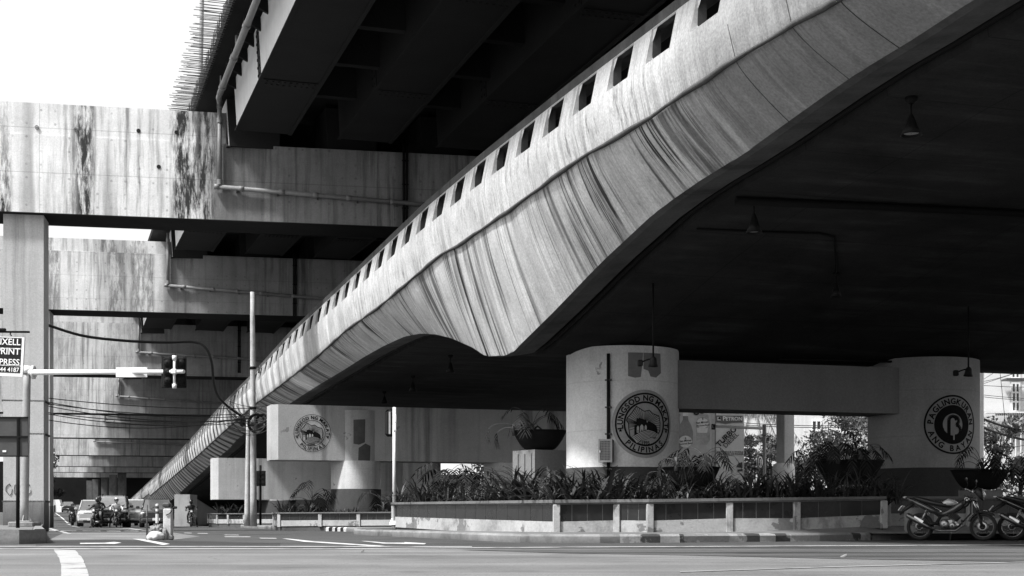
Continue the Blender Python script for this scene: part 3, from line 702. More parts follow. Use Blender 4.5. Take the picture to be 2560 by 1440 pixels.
# right seal
sR=66*(YR-rR*.9)/F*1.12
m=MB(); mp=cylmap(cR,rR,2342,1062,YR); seal_disc(m,mp,sR*1.12,.004,1,rings=6)
seal_ring(m,mp,sR*.94,sR,.012,0); seal_arc(m,mp,'PAGLINGKURAN',sR*.27,sR*.79,True,.012,0,.035,1.0); seal_arc(m,mp,'ANG  BAYAN',sR*.27,sR*.80,False,.012,0,.03,1.5)
seal_ring(m,mp,sR*.37,sR*.66,.012,0); seal_disc(m,mp,sR*.38,.010,1)
def arcl(cx,cy,r,a0,a1,n=14): return [(cx+r*math.cos(R(a0+(a1-a0)*i/n)),cy+r*math.sin(R(a0+(a1-a0)*i/n))) for i in range(n+1)]
def stroke(pl,wd,off,mi):
    for a,b in zip(pl,pl[1:]): seal_line(m,mp,a,b,wd,off,mi)
q=sR
stroke([(-.16*q,-.52*q),(-.16*q,.14*q)]+arcl(-.02*q,.14*q,.14*q,180,0),.12*q,.016,0); stroke([(-.40*q,-.14*q),(-.34*q,-.36*q),(-.16*q,-.46*q)],.13*q,.0165,0)
stroke([(.02*q,-.52*q),(.02*q,.08*q)],.055*q,.019,1)
stroke(arcl(.08*q,.13*q,.13*q,100,-80)+arcl(.09*q,-.20*q,.19*q,85,-100),.12*q,.017,0)
m.build('painted_seal',[m_sealk,plain('seal_ground_paint',.26,.7,var=.15,scale=3)],pierA)
# --- second pier: hammerhead cap with seal
def capPier(name,label,pxl,Yl,ztop,zbot,leng,depth,cols,rc,zband,sealpx=None,mat=m_capw,seal_r=None):
    P=Vector((xat(pxl,Yl),Yl,0)); root=thing(name,label,'pier',(P.x,P.y,0))
    m=MB(); d2=depth/2; ch=.28
    pts=[(0+ch,-d2),(leng,-d2),(leng,d2),(ch,d2),(0,d2-ch),(0,-d2+ch)]
    m.prism(pts,zbot,ztop,tf=lambda q:P+RT*q.x+D*q.y+UP*q.z); m.build('cap_beam',mat,root)
    for a in cols:
        c=P+RT*a; column(root,c,rc,0,zbot+.0,zband)
    if sealpx:
        n=-D; o=P-D*(d2)
        # solve distance along RT for the pixel
        k=(sealpx[0]-CX)/F; a=(o.x-k*o.y)/(k*RT.y-RT.x); c=o+RT*a
        mp=seal_map('flat',o=Vector((c.x,c.y,zat(sealpx[1],c.y))),u=RT,n=n); s=seal_r*c.y/F
        m=MB(); city_seal(mp,s,m,thick=.45); m.build('painted_seal',[m_sealk,m_seall,m_seall],root)
    return root,P
Y2=61.5
def acol(pxl,Yl,px,dep=0):
    P=Vector((xat(pxl,Yl),Yl,0)); k=(px-CX)/F; return (P.x-k*P.y)/(k*RT.y-RT.x)
pier2,P2=capPier('flyover_pier','second flyover pier, its long stained cap beam bearing a round seal',672,Y2,zat(1014,Y2),zat(1151,Y2),13.5,1.7,[acol(672,Y2,890),acol(672,Y2,1269)],62*(Y2+1)/F,zat(1222,Y2),(781,1083),seal_r=47)
# patches on cap 2 and its column top (the column face runs up over the cap)
m=MB(); c2=P2+RT*acol(672,Y2,890); r2=62*(Y2+1)/F
m.lathe([(r2*.985,zat(1151,Y2)-.01),(r2*.985,zat(1024,Y2))],c2,n=32,a0=PI,a1=2*PI); m.build('column_haunch',m_capw,pier2)
m=MB(); mp=seal_map('cyl',c=c2,r=r2*.99,a0=angp(903,c2,r2,Y2),z0=zat(1075,Y2-r2))
seal_poly(m,mp,[(-.22,-.52),(.02,-.56),(.28,-.45),(.30,.55),(-.22,.52)],.008,0)
seal_poly(m,mp,[(-.02,-1.25),(.24,-1.4),(.52,-1.3),(.55,-.6),(.3,-.5),(.0,-.7)],.008,0)
m.build('paint_patch',plain('repaint_patch_dark',.10,.85,var=.25,scale=3),pier2)
Y3=79.5
pier3,P3=capPier('flyover_pier','third flyover pier with a short blank cap beam behind the utility pole',529,Y3,zat(1146,Y3),zat(1249,Y3),13,1.8,[acol(529,Y3,692),acol(529,Y3,1000)],46*(Y3+1)/F,zat(1251,Y3)-.0+.0,None)
# abutment block and wall at the foot of the far end
m=MB(); Yb=96; m.prism([(0,0),(1.05,0),(1.05,2.2),(0,2.2)],-.1,zat(1236,Yb),tf=lambda q:Vector((xat(436,Yb)+q.x,Yb+q.y,q.z)))
o=m.build('concrete_block',concrete('block_concrete',.34,.14,AX_BENT,su=2,sv=.5,amt=.4)); tag(o,'pale upright concrete block at the foot of the flyover ramp behind the sandbags','concrete block')
m=MB(); m.hexa([Vector(p) for p in((xat(474,98),98,-.1),(xat(535,104),104,-.1),(xat(535,104),105,-.1),(xat(474,98),99,-.1),(xat(474,98),98,zat(1240,98)),(xat(535,104),104,zat(1278,104)),(xat(535,104),105,zat(1278,104)),(xat(474,98),99,zat(1240,98)))])
o=m.build('retaining_wall',m_grey); tag(o,'sloping grey retaining wall right of the pale concrete block','wall')
# ================================================================ the tall expressway overhead
XE=6.64
def EP(Y,lat,z):  # point on the expressway: at depth Y along the girder line, lateral offset to the right
    return Vector((XE-math.tan(TH)*Y,Y,0))+RT*lat+UP*z
BU=Vector(AX_BENT).normalized(); BN=Vector((BU.y,-BU.x,0))   # bent direction and its front normal
bents=[(52.0,255,335,530),(77.0,592,624,772),(104,770,803,933),(131,925,937,1031),(159,1010,1027,1093),(188,1066,1080,1137),(217,1108,1122,1165),(246,1134,1146,1180),(275,1152,1163,1193)]
def gzbot(Y):  # girder underside height
    return ip([(0,14.4),(52.5,14.4),(77,14.9),(104,14.3),(131,13.6),(160,12.9),(190,12.4),(220,12.0),(280,11.6)],Y)
sky_=thing('expressway','dark elevated expressway deck on steel box girders with rusty rebar along its unfinished edge','expressway',(0,0,0))
segs=[(-70,51.0),(53.2,76),(78.2,103),(105.2,130),(132.2,158),(160.2,187),(189.2,216),(218.2,245),(247.2,274)]
GW=1.86; GS=3.72; GH=1.75
for si,(ya,yb) in enumerate(segs):
    if si>4: break
    for g in range(5):
        m=MB(); l=g*GS; a,b=gzbot(ya),gzbot(yb)
        ins=.0
        def ring(Y,z): return [EP(Y,l,z),EP(Y,l+GW,z),EP(Y,l+GW+.10,z+GH),EP(Y,l-.10,z+GH)]
        p,q=ring(ya,a),ring(yb,b)
        m.add(p+q,[(3,2,1,0),(4,5,6,7),(0,1,5,4),(1,2,6,5),(2,3,7,6),(3,0,4,7)])
        # bottom flange lips
        for (o0,o1) in((l-.09,l+.04),(l+GW-.04,l+GW+.09)):
            m.hexa([EP(ya,o0,a-.035),EP(ya,o1,a-.035),EP(yb,o1,b-.035),EP(yb,o0,b-.035),EP(ya,o0,a-.002),EP(ya,o1,a-.002),EP(yb,o1,b-.002),EP(yb,o0,b-.002)])
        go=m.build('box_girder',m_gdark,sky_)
        if g==0:
            m=MB(); o1=.012; m.hexa([EP(ya,l-o1,a+.02),EP(ya,l-.004,a+.02),EP(yb,l-.004,b+.02),EP(yb,l-o1,b+.02),EP(ya,l-.10-o1,a+GH-.02),EP(ya,l-.104,a+GH-.02),EP(yb,l-.104,b+GH-.02),EP(yb,l-.10-o1,b+GH-.02)]); m.build('outer_web',m_girder,go)
        if si<2:
            for Y in ([45.0,36.5,28,20,12] if si==0 else [62,70]):
                sp=MB(); z=gzbot(Y)-.012; sp.hexa([EP(Y,l+.04,z-.02),EP(Y,l+GW-.04,z-.02),EP(Y+.55,l+GW-.04,z-.02),EP(Y+.55,l+.04,z-.02),EP(Y,l+.04,z),EP(Y,l+GW-.04,z),EP(Y+.55,l+GW-.04,z),EP(Y+.55,l+.04,z)])
                sp.hexa([EP(Y,l-.03,z+.05),EP(Y,l-.002,z+.05),EP(Y+.55,l-.002,z+.05),EP(Y+.55,l-.03,z+.05),EP(Y,l-.11,z+GH-.1),EP(Y,l-.09,z+GH-.1),EP(Y+.55,l-.09,z+GH-.1),EP(Y+.55,l-.11,z+GH-.1)])
                for k in range(9):
                    for yy_ in(.12,.42): c=EP(Y+yy_,l+.18+k*.19,z-.03); sp.box(c,(.07,.07,.035),TH)
                for k in range(6):
                    for yy_ in(.12,.42): c=EP(Y+yy_,l-.05-.012*k,z+.2+k*.25); sp.box(c,(.04,.07,.07),TH)
                sp.build('splice_plate',m_gdark,go)
        if g<4 and si<3:
            yy_=max(ya,8)+2.5
            while yy_<yb-1:
                d=MB(); z=gzbot(yy_); d.hexa([EP(yy_,l+GW+.02,z+.55),EP(yy_,l+GS-.02,z+.55),EP(yy_+.3,l+GS-.02,z+.55),EP(yy_+.3,l+GW+.02,z+.55),EP(yy_,l+GW+.08,z+GH-.02),EP(yy_,l+GS-.09,z+GH-.02),EP(yy_+.14,l+GS-.09,z+GH-.02),EP(yy_+.14,l+GW+.08,z+GH-.02)]); yy_+=3.4; d.build('diaphragm',m_gdark,sky_)
# deck slab and parapets
for si,(ya,yb) in enumerate([(-140,64.5),(64.5,90.5),(90.5,117.5),(117.5,145),(145,175),(175,203),(203,420)]):
    m=MB(); a,b=gzbot(max(ya,0))+GH,gzbot(yb)+GH; L0=-1.02; L1=19.5
    m.hexa([EP(ya,L0,a),EP(ya,L1,a),EP(yb,L1,b),EP(yb,L0,b),EP(ya,L0,a+.32),EP(ya,L1,a+.32),EP(yb,L1,b+.32),EP(yb,L0,b+.32)])
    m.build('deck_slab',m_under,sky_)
    m=MB()
    m.hexa([EP(ya,L1-.3,a+.32),EP(ya,L1,a+.32),EP(yb,L1,b+.32),EP(yb,L1-.3,b+.32),EP(ya,L1-.25,a+1.2),EP(ya,L1,a+1.2),EP(yb,L1,b+1.2),EP(yb,L1-.25,b+1.2)])
    m.build('parapet',m_under,sky_)
# corbel brackets on the outer girder and rebar sticking out of the unfinished edge
Y=16.0
while Y<51:
    br=MB(); z=gzbot(Y)+GH; br.hexa([EP(Y,-.62,z-.16),EP(Y,-.1,z-.42),EP(Y+.12,-.1,z-.42),EP(Y+.12,-.62,z-.16),EP(Y,-.62,z-.002),EP(Y,-.1,z-.002),EP(Y+.12,-.1,z-.002),EP(Y+.12,-.62,z-.002)]); Y+=1.5; br.build('edge_bracket',m_pipeD,sky_)
rb=MB(); Y=24.0
while Y<62:
    for lv in range(2):
        zz=gzbot(Y)+GH+.06+.17*lv+random.uniform(-.02,.02); L=random.uniform(.7,1.0)+(.1 if lv else 0)
        rb.cyl(EP(Y,-1.0,zz),EP(Y+random.uniform(-.02,.02),-1.02-L,zz+random.uniform(-.03,.03)),.011,n=4)
    for q in(0,1):
        yv=Y+q*.11; z=gzbot(yv)+GH+.3; rb.cyl(EP(yv,-.95,z),EP(yv+random.uniform(-.05,.05),-.95+random.uniform(-.03,.03),z+random.uniform(.75,1.0)),.010,n=4)
    Y+=.21
for zz in(.5,.75,1.0):
    rb.tube([EP(y_,-.95,gzbot(y_)+GH+zz) for y_ in range(24,63,3)],.009,4)
ro=rb.build('rebar',m_rebar,sky_); ro['kind']='stuff'
# ---------------------------------------------------------------- bents
blabels=['nearest tall concrete cross beam bent with black mould stains and a smooth square pillar','second concrete cross beam bent seen just beneath the nearest one','third concrete cross beam bent with the loose black cable across it','fourth cross beam bent behind the traffic signal mast arm','fifth cross beam bent behind the bundle of thin wires','sixth cross beam bent above the blank road sign','seventh cross beam bent above the roadside tree','eighth thin cross beam bent far down the road','farthest cross beam bent deep under the expressway']
m_holes=plain('drain_hole_black',.008,.9)
for i,(Y,yt,yj,yb) in enumerate(bents):
    c0=Vector((xat(62,Y),Y,0)) if i<1 else Vector((xat(130+(62-130)*52.0/Y,Y),Y,0))
    zb_,zj,zt=zat(yb,Y),zat(yj,Y),zat(yt,Y)
    root=thing('bent',blabels[i],'bridge bent',(c0.x,c0.y,0),group='cross beam bents of the expressway')
    def BP(a,n,z): return c0+BU*a+BN*n+UP*z
    dep=2.2
    m=MB(); L0=-6.0; L1=24.5 if i else 23.0
    lo=[BP(L0,0,zb_),BP(L1,0,zb_),BP(L1,-dep,zb_),BP(L0,-dep,zb_)]; hi=[BP(L0,0,zj),BP(L1,0,zj),BP(L1,-dep,zj),BP(L0,-dep,zj)]
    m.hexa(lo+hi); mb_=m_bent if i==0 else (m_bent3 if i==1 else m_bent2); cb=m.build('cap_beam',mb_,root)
    # upper upstand, only left of the girders
    a1=((XE-math.tan(TH)*Y)-c0.x)/BU.x-.55
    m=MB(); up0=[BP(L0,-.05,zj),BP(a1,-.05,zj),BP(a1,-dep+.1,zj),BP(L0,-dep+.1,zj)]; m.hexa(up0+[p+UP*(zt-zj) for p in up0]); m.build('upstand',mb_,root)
    # soffit edge lip
    m=MB(); m.hexa([BP(L0,.0,zb_-.03),BP(L1,.0,zb_-.03),BP(L1,-dep,zb_-.03),BP(L0,-dep,zb_-.03)]+[BP(L0,.0,zb_-.001),BP(L1,.0,zb_-.001),BP(L1,-dep,zb_-.001),BP(L0,-dep,zb_-.001)]); m.build('beam_underside',m_under,root)
    # square pillar with bands and a darker base
    pw=97*Y/F if i==0 else 1.6
    g0=gz(Y)
    for a,nm in((0,0),(21.0,1)):
        if not nm and i==0: a=-6/F*Y
        if nm and i==0: a=cA.x+.0-c0.x+1.2
        m=MB(); h2=pw/2
        zl=zat(1253,Y) if i==0 else g0+1.2
        def sq(h): return [BP(a-h,-.3+.0,0),BP(a+h,-.3,0),BP(a+h,-.3-2*h,0),BP(a-h,-.3-2*h,0)]
        s_=sq(h2); m.hexa([p+UP*zl for p in s_]+[p+UP*(zb_-.032) for p in s_])
        m.build('pillar',m_pierc,root)
        if nm: continue
        m=MB(); s_=sq(h2+.01); m.hexa([p+UP*(g0-.3) for p in s_]+[p+UP*(zl-.002) for p in s_]); m.build('pillar_base',m_pierlow,root)
        if i==0:
            m=MB()
            for py in(1000,1083,1253):
                s_=sq(h2+.05); z=zat(py,Y); m.hexa([p+UP*(z-.03) for p in s_]+[p+UP*(z+.03) for p in s_])
            m.build('band',m_lip,root)
            gf=MB()   # graffiti scribbles on the front face
            fx=lambda px,py: BP((px-62)/110*pw,-.285,zat(py,Y))
            random.seed(5)
            for (cx_,cy_) in((16,1222),(36,1226),(54,1220),(68,1224)):
                pl=[fx(cx_+9*math.cos(q*.7)*random.uniform(.6,1.1),cy_+15*math.sin(q*.7)*random.uniform(.7,1.1)) for q in range(9)]
                gf.tube(pl,.012,4)
            gf.build('graffiti',plain('graffiti_paint',.14,.7),root)
    if i==0:
        m=MB()
        for px,py in((346,326),(441,330),(397,417)):
            k=(px-CX)/F; a=(c0.x-k*c0.y)/(k*BU.y-BU.x); p=BP(a,.008 if py>335 else -.042,zat(py,(c0+BU*a).y)); m.cyl(p,p+BN*.012,.075,n=16)
        m.build('drain_hole',m_holes,root)
        m=MB()
        for px,py in((92,318),(189,323)):
            k=(px-CX)/F; a=(c0.x-k*c0.y)/(k*BU.y-BU.x); p=BP(a,-.045,zat(py,(c0+BU*a).y)); m.lathe([(.06,0),(.075,.03),(.075,.05),(.06,.05)],p,n=14,M=BN.to_track_quat('Z','Y').to_matrix())
        m.build('plugged_hole',m_kerb,root)
# ---------------------------------------------------------------- drain pipes
def bent_pt(i,px,py,n):
    Y=bents[i][0]; c0=Vector((xat(62,Y),Y,0)) if i<1 else Vector((xat(130+(62-130)*52.0/Y,Y),Y,0))
    k=(px-CX)/F; o=c0+BN*n; a=(o.x-k*o.y)/(k*BU.y-BU.x); q=o+BU*a; return Vector((q.x,q.y,zat(py,q.y)))
plabel=['grey drain pipe elbowing down and across the face of the nearest bent','drain pipe with an elbow across the second bent','drain pipe with an elbow on the third bent behind the black cable','drain pipe elbow on the fourth bent behind the traffic signal','drain pipe elbow on the fifth bent behind the thin wires','drain pipe elbow on the sixth bent','drain pipe elbow on the seventh bent']
pp=[(549,272,465,(535,466),(1090,514)),(420,582,712,(411,713),(812,747)),(347,795,880,(339,880),(660,900)),(297,945,990,(289,990),(560,1009)),(262,1040,1052,(257,1052),(480,1065)),(239,1090,1103,(233,1103.5),(470,1112)),(222,1126,1134,(217,1134),(460,1141))]
for i,(vx,y0,y1,(hx0,hy0),(hx1,hy1)) in enumerate(pp):
    A=bent_pt(i,vx,y0,.16); B=bent_pt(i,vx,y1,.16); H0=bent_pt(i,hx0,hy0,.16); H1=bent_pt(i,hx1,hy1,.16); B.z=H0.z+.02
    root=thing('drain_pipe',plabel[i],'drain pipe',(B.x,B.y,B.z),group='drain pipes on the bents')
    r=.085
    m=MB(); m.cyl(A,B+UP*.05,r,n=10); m.lathe([(r*1.25,-.1),(r*1.25,.1)],A.lerp(B,.15),n=10); m.lathe([(r*1.25,-.1),(r*1.25,.1)],A.lerp(B,.95),n=10); m.build('down_pipe',m_pipe,root)
    m=MB(); m.cyl(H0,H1,r,n=10)
    for f in(.012,.12,.3,.45,.6,.8): 
        c=H0.lerp(H1,f); d=(H1-H0).normalized(); m.cyl(c-d*.1,c+d*.1,r*1.2,n=10)
    m.build('cross_pipe',m_pipe,root)
    if i<3:
        m=MB()
        for f in(.1,.28,.46,.64,.82): c=H0.lerp(H1,f); m.box(c-UP*.02-BN*.08,(.05,.16,.24),math.atan2(BU.y,BU.x))
        m.build('pipe_clip',m_lip,root)
# the long pipe under the deck edge
m=MB(); pe=thing('drain_pipe','long jointed grey drain pipe hung under the expressway edge','drain pipe',EP(48,-.62,gzbot(48)+GH-.55))
lat=-.62
def pz(Y): return gzbot(Y)+GH-.52
pts=[EP(Y,lat,pz(Y)) for Y in(14,20,30,40,50.9)]
m.tube(pts,.11,10)
Y=16
while Y<51: c=EP(Y,lat,pz(Y)); m.cyl(c-D*.13,c+D*.13,.135,n=10); Y+=3.1
A=bent_pt(0,549,272,.16); m.tube([EP(50.9,lat,pz(50.9)),EP(51.3,lat,pz(51)-.05),A+UP*.25,A],.1,10); m.build('long_pipe',m_pipe,pe)
m=MB(); Y=17
while Y<51: m.cyl(EP(Y,lat+.02,pz(Y)+.1),EP(Y,lat+.02,pz(Y)+.53),.06,n=8); Y+=4.2
m.build('drop_pipe',m_pipe,pe)
# vertical conduits on bents
for i,(px,a,b,lab) in enumerate(((1013,362,560,'dark vertical conduit on the shaded face of the nearest bent'),(737,632,790,'dark vertical conduit on the shaded face of the second bent'),(598,800,932,'dark vertical conduit on the shaded face of the third bent'))):
    m=MB()
    for d in(-.06,.06): 
        A=bent_pt(i,px,a,.06)+BU*d; B=bent_pt(i,px,b,.06)+BU*d; m.cyl(A,B,.045,n=8)
    for f in(.2,.5,.8): m.box(A.lerp(B,f)-BU*.06,(.26,.05,.05),math.atan2(BU.y,BU.x))
    o=m.build('conduit',m_pipeD); tag(o,lab,'conduit','conduits on the bents')
# a cross beam of the next bent towards the camera, above the frame
Yn=24.0; m=MB(); cN=Vector((xat(62,Yn),Yn,0))
# ================================================================ planters
def planter(name,label,pts,zb,zt,back,panels,capw=.34,tiles=True,capm=None):
    """pts: front corner points (plan), closed behind by back points; panels[i] = number of tiles in that bay"""
    c=pts[0]; root=thing(name,label,'planter',(c.x,c.y,0))
    ringp=[Vector((p.x,p.y,0)) for p in pts]; bk=[Vector((p.x,p.y,0)) for p in back]
    full=ringp+bk
    nrm=[]
    for a,b in zip(ringp,ringp[1:]): d=(b-a).normalized(); nrm.append(Vector((d.y,-d.x,0)))
    # core
    m=MB(); m.prism([(p.x,p.y) for p in full],-.1,min(zt)-.16); m.build('core_wall',m_lip,root)
    # soil
    cx=sum((p for p in full),Vector())/len(full)
    m=MB(); m.prism([((p.x*.97+cx.x*.03),(p.y*.97+cx.y*.03)) for p in full],min(zt)-.159,min(zt)-.07); m.build('soil',m_soil,root)
    for i,(a,b) in enumerate(zip(ringp,ringp[1:])):
        n=nrm[i]; za0,za1,zb0,zb1=zb[i],zt[i],zb[i+1],zt[i+1]; d=(b-a); L=d.length; d=d/L
        ang=math.atan2(d.y,d.x)
        def V(s,o,f): # s along, o out, f height fraction
            z0=za0+(zb0-za0)*s/L; z1=za1+(zb1-za1)*s/L; q=a+d*s+n*o; return Vector((q.x,q.y,z0+(z1-z0)*f))
        def slab(nm,s0,s1,o0,o1,f0,f1,mat):
            m=MB(); m.hexa([V(s0,o1,f0),V(s1,o1,f0),V(s1,o0,f0),V(s0,o0,f0),V(s0,o1,f1),V(s1,o1,f1),V(s1,o0,f1),V(s0,o0,f1)]); return m.build(nm,mat,root)
        s0,s1=.0,L
        slab('plinth',s0,s1,0,.035,-.1,.36,m_plinth)
        # tiles with fine joints
        m=MB(); k=panels[i]
        for q in range(k):
            u0=s0+(s1-s0)*q/k+(.006 if q else 0); u1=s0+(s1-s0)*(q+1)/k-.006
            m.hexa([V(u0,.030,.365),V(u1,.030,.365),V(u1,.001,.365),V(u0,.001,.365),V(u0,.030,.855),V(u1,.030,.855),V(u1,.001,.855),V(u0,.001,.855)])
        m.build('tile_panel',m_tile,root)
        slab('tile_grout',s0,s1,.001,.022,.362,.857,m_grout)
        slab('cap_moulding',s0-.02,s1+.02,.0,.075,.86,.905,m_cap)
        slab('cap',s0-.03,s1+.03,-.25,.115,.908,1.0,m_cap)
    for i,p in enumerate(ringp):
        n=nrm[min(i,len(nrm)-1)]; d=Vector((-n.y,n.x,0)); h=zt[i]-zb[i]
        m=MB(); c=p+n*.02; m.bev((c.x,c.y,zb[i]+h*.43-.04),(.15,.13,h*.86+.08),.012,math.atan2(d.y,d.x)); m.build('pilaster',m_plinth,root)
    return root
m_tile=plain('dark_wall_tile',.018,.32,var=.35,scale=2.2); m_grout=plain('pale_grout',.26,.8,var=.2)
def pp_(px,Y): return Vector((xat(px,Y),Y,0))
fr=[(988,38,1312,1256),(1391,30,1335,1249.5),(1544,30.1,1330,1248.5),(1624,29.8,1332,1248),(1823,30,1324,1245.5),(1990,30,1325,1243.5),(2207,30.4,1312,1241)]
plA=planter('planter','long tiled planter wall curving round the near columns, filled with strap leaves',[pp_(a,b) for a,b,_,_ in fr],[zat(c,b) for a,b,c,_ in fr],[zat(d,b) for a,b,_,d in fr],[pp_(2212,32.2),pp_(2700,33.2),pp_(2700,44),pp_(1350,46),pp_(1010,50)],[16,4,3,5,5,4])
fr2=[(2216,32.2,1308,1241),(2420,32.6,1308,1241),(2620,33,1308,1241)]
plB=planter('planter','shaded recessed planter wall behind the parked motorcycles',[pp_(a,b) for a,b,_,_ in fr2],[zat(c,b) for a,b,c,_ in fr2],[zat(d,b) for a,b,_,d in fr2],[pp_(2620,33.4),pp_(2216,32.6)],[6,6])
fr3=[(686,62,1311,1281),(700,55,1312.5,1281),(802,54,1311.5,1280.5),(898,53.5,1311,1280),(985,53,1310.5,1279.5)]
plC=planter('planter','lower planter wall under the second pier beyond the white signal post',[pp_(a,b) for a,b,_,_ in fr3],[zat(c,b) for a,b,c,_ in fr3],[zat(d,b) for a,b,_,d in fr3],[pp_(1010,60),pp_(720,68)],[3,4,4,4])
fr4=[(522,84,1305,1283),(545,80,1306.5,1283),(572,79,1306.5,1283),(612,78,1306.5,1283),(690,77,1306,1283)]
plD=planter('planter','farthest low planter wall left of the utility pole',[pp_(a,b) for a,b,_,_ in fr4],[zat(c,b) for a,b,c,_ in fr4],[zat(d,b) for a,b,_,d in fr4],[pp_(690,84),pp_(530,88)],[2,2,2,3])
# bowls
def bowl(px,pyr,pyb,Y,rpx,label,ped=None):
    r=rpx/F*Y; z1=zat(pyr,Y); z0=zat(pyb,Y); h=z1-z0; c=Vector((xat(px,Y),Y,0))
    root=thing('bowl_planter',label,'planter bowl',(c.x,c.y,z0),group='dark bowl planters')
    m=MB(); pr=[(0.02,z0),(r*.5,z0)]+[(r*(.5+.5*math.sin(PI/2*i/8)),z0+h*(1-math.cos(PI/2*i/8))) for i in range(1,9)]
    pr=[(.02,z0),(r*.48,z0+.0)]+[(r*(.48+.52*(i/9)**.75),z0+h*(i/9)**1.25*.96) for i in range(1,10)]+[(r*1.03,z0+h*.97),(r*1.03,z0+h),(r*.92,z0+h),(r*.88,z0+h*.9)]
    m.lathe(pr,c,n=40); m.build('bowl',m_bowl,root)
    m=MB(); m.lathe([(.01,z0+h*.9),(r*.88,z0+h*.9)],c,n=30); m.build('soil',m_soil,root)
    return c,z1,r,root
bw1=bowl(1349,1077,1125,38.5,67,'dark bowl planter on a square pedestal left of the near column')
bw2=bowl(1727,1168,1226,31.0,72,'dark bowl planter in front of the right side of the near column')
bw3=bowl(2123,1152,1212,33.0,84,'dark bowl planter against the left side of the far right column')
bw4=bowl(2450,1175,1224,34.0,70,'dark bowl planter above the parked motorcycles')
def pedestal(b,label,wd,z0=.6,fl=True):
    c,z1,r,root=b; zt=root.location.z; m=MB(); h=wd/2
    poly=[]; 
    for sx,sy in((-1,-1),(1,-1),(1,1),(-1,1)): poly.append((sx*h,sy*h))
    M_=Matrix.Rotation(R(34),3,'Z'); m.prism(poly,z0,zt-.02,tf=lambda q:Vector((c.x,c.y,0))+M_@q)
    for k in range(3): q=Vector((-h-.0,-h*.6+k*h*.6,0)); q=M_@q; m.box((c.x+q.x,c.y+q.y,(z0+zt)/2-.04),(.06,h*.3,zt-z0-.16),R(34))
    o=m.build('pedestal',m_grey); tag(o,label,'pedestal','bowl pedestals'); return o
pedestal(bw1,'pale fluted square pedestal carrying the bowl left of the near column',1.05)
pedestal(bw2,'pedestal hidden among leaves below the bowl by the near column',.7)
pedestal(bw3,'pedestal hidden among leaves below the bowl by the right column',.7)
pedestal(bw4,'pedestal of the bowl above the parked motorcycles',.7)
m=MB(); q=pp_(1835,31.0); m.bev((q.x,q.y,(zat(1220,31)+.75)/2),(.27,.27,zat(1220,31)-.75),.01,R(30)); o=m.build('concrete_post',m_kerb); tag(o,'stubby pale square concrete post among the leaves in the planter','post')
# ================================================================ electric box and conduits on the near column
def colpt(c,r,px,py,off,Y=None):
    a=angp(px,c,r,c.y); p=Vector((c.x+(r+off)*math.cos(a),c.y+(r+off)*math.sin(a),0)); p.z=zat(py,p.y); return p,a
m=MB(); A,a=colpt(cA,rA,1513,884,.05); B,_=colpt(cA,rA,1513,1210,.05); m.cyl(A,B,.042,n=10); root=thing('conduit','black vertical conduit with clips running down the near column','conduit',(B.x,B.y,B.z))
m.build('tube',m_pipeD,root); m=MB()
for py in(950,1018,1085,1172): 
    q,_=colpt(cA,rA,1513,py,.05); m.box(q,(.16,.07,.035),a+PI/2)
m.build('clip',m_lip,root)
q,a=colpt(cA,rA,1510,1127,.11); Mx=Matrix.Rotation(a+PI/2,3,'Z')
root=thing('electric_box','pale metal electric box with a mesh door on the near column','electric box',q)
w_,h_=.34,.56
m=MB(); m.bev(q,(w_,.16,h_),.015,Mx); m.build('case',m_msign,root)
m=MB(); n_=Mx@Vector((0,-1,0)); u_=Mx@Vector((1,0,0))
for s in(-1,1): m.box(q+n_*.09+u_*s*(w_/2-.02),(.045,.03,h_+.02),Mx); m.box(q+n_*.0905+UP*s*(h_/2-.02),(w_-.05,.03,.045),Mx)
m.build('door_frame',m_post,root)
m=MB(); 
for k in range(1,9): m.box(q+n_*.088+u_*(-w_/2+w_*k/9),(.006,.006,h_-.06),Mx)
for k in range(1,14): m.box(q+n_*.083+UP*(-h_/2+h_*k/14),(w_-.06,.006,.006),Mx)
m.build('mesh_door',m_metal,root)
m=MB(); m.box(q+n_*.11-u_*.13+UP*-.02,(.025,.03,.06),Mx); m.build('handle',m_chrome,root)
# ================================================================ lamps under the flyover
def hit(px,py,f=lambda t:soff(t)):
    prev=None; Y=10.0
    while Y<120:
        k=(px-CX)/F; X=k*Y; t=(Vector((X,Y,0))-OW).dot(D); d=zat(py,Y)-f(t)
        if prev is not None and prev[1]<0<=d:
            Y=prev[0]+(Y-prev[0])*(-prev[1])/(d-prev[1]); return Vector((k*Y,Y,zat(py,Y)))
        prev=(Y,d); Y+=.1
    return at(px,py,40)
def pend(px,y0,y1,y2,rp,lab):
    c=hit(px,y0); Y=c.y; z1=zat(y1,Y); z2=zat(y2,Y); r=rp/F*Y
    root=thing('pendant_lamp',lab,'lamp',(c.x,c.y,c.z),group='pendant lamps under the flyover')
    m=MB(); m.lathe([(.0,c.z+.02),(r*.6,c.z),(r*.55,c.z-.06),(r*.2,c.z-.1)],(c.x,c.y,0),n=14); m.build('ceiling_rose',m_pipeD,root)
    m=MB(); m.cyl((c.x,c.y,c.z-.08),(c.x,c.y,z1),.014,n=6); m.build('stem',m_pipeD,root)
    m=MB(); H=z1-z2; m.lathe([(r*.05,z1+.01),(r*.26,z1-H*.12),(r*.36,z1-H*.25),(r*.62,z1-H*.6),(r,z2),(r*.96,z2),(r*.58,z1-H*.6),(r*.3,z1-H*.25)],(c.x,c.y,0),n=22); m.build('lamp_shade',m_shade,root)
    m=MB(); m.lathe([(.01,z2+H*.08),(r*.7,z2+H*.1)],(c.x,c.y,0),n=16); m.build('lens',m_post if rp>20 else m_glass,root)
m_shade=plain('lamp_shade_dark_paint',.014,.5,var=.3,spec=.12)
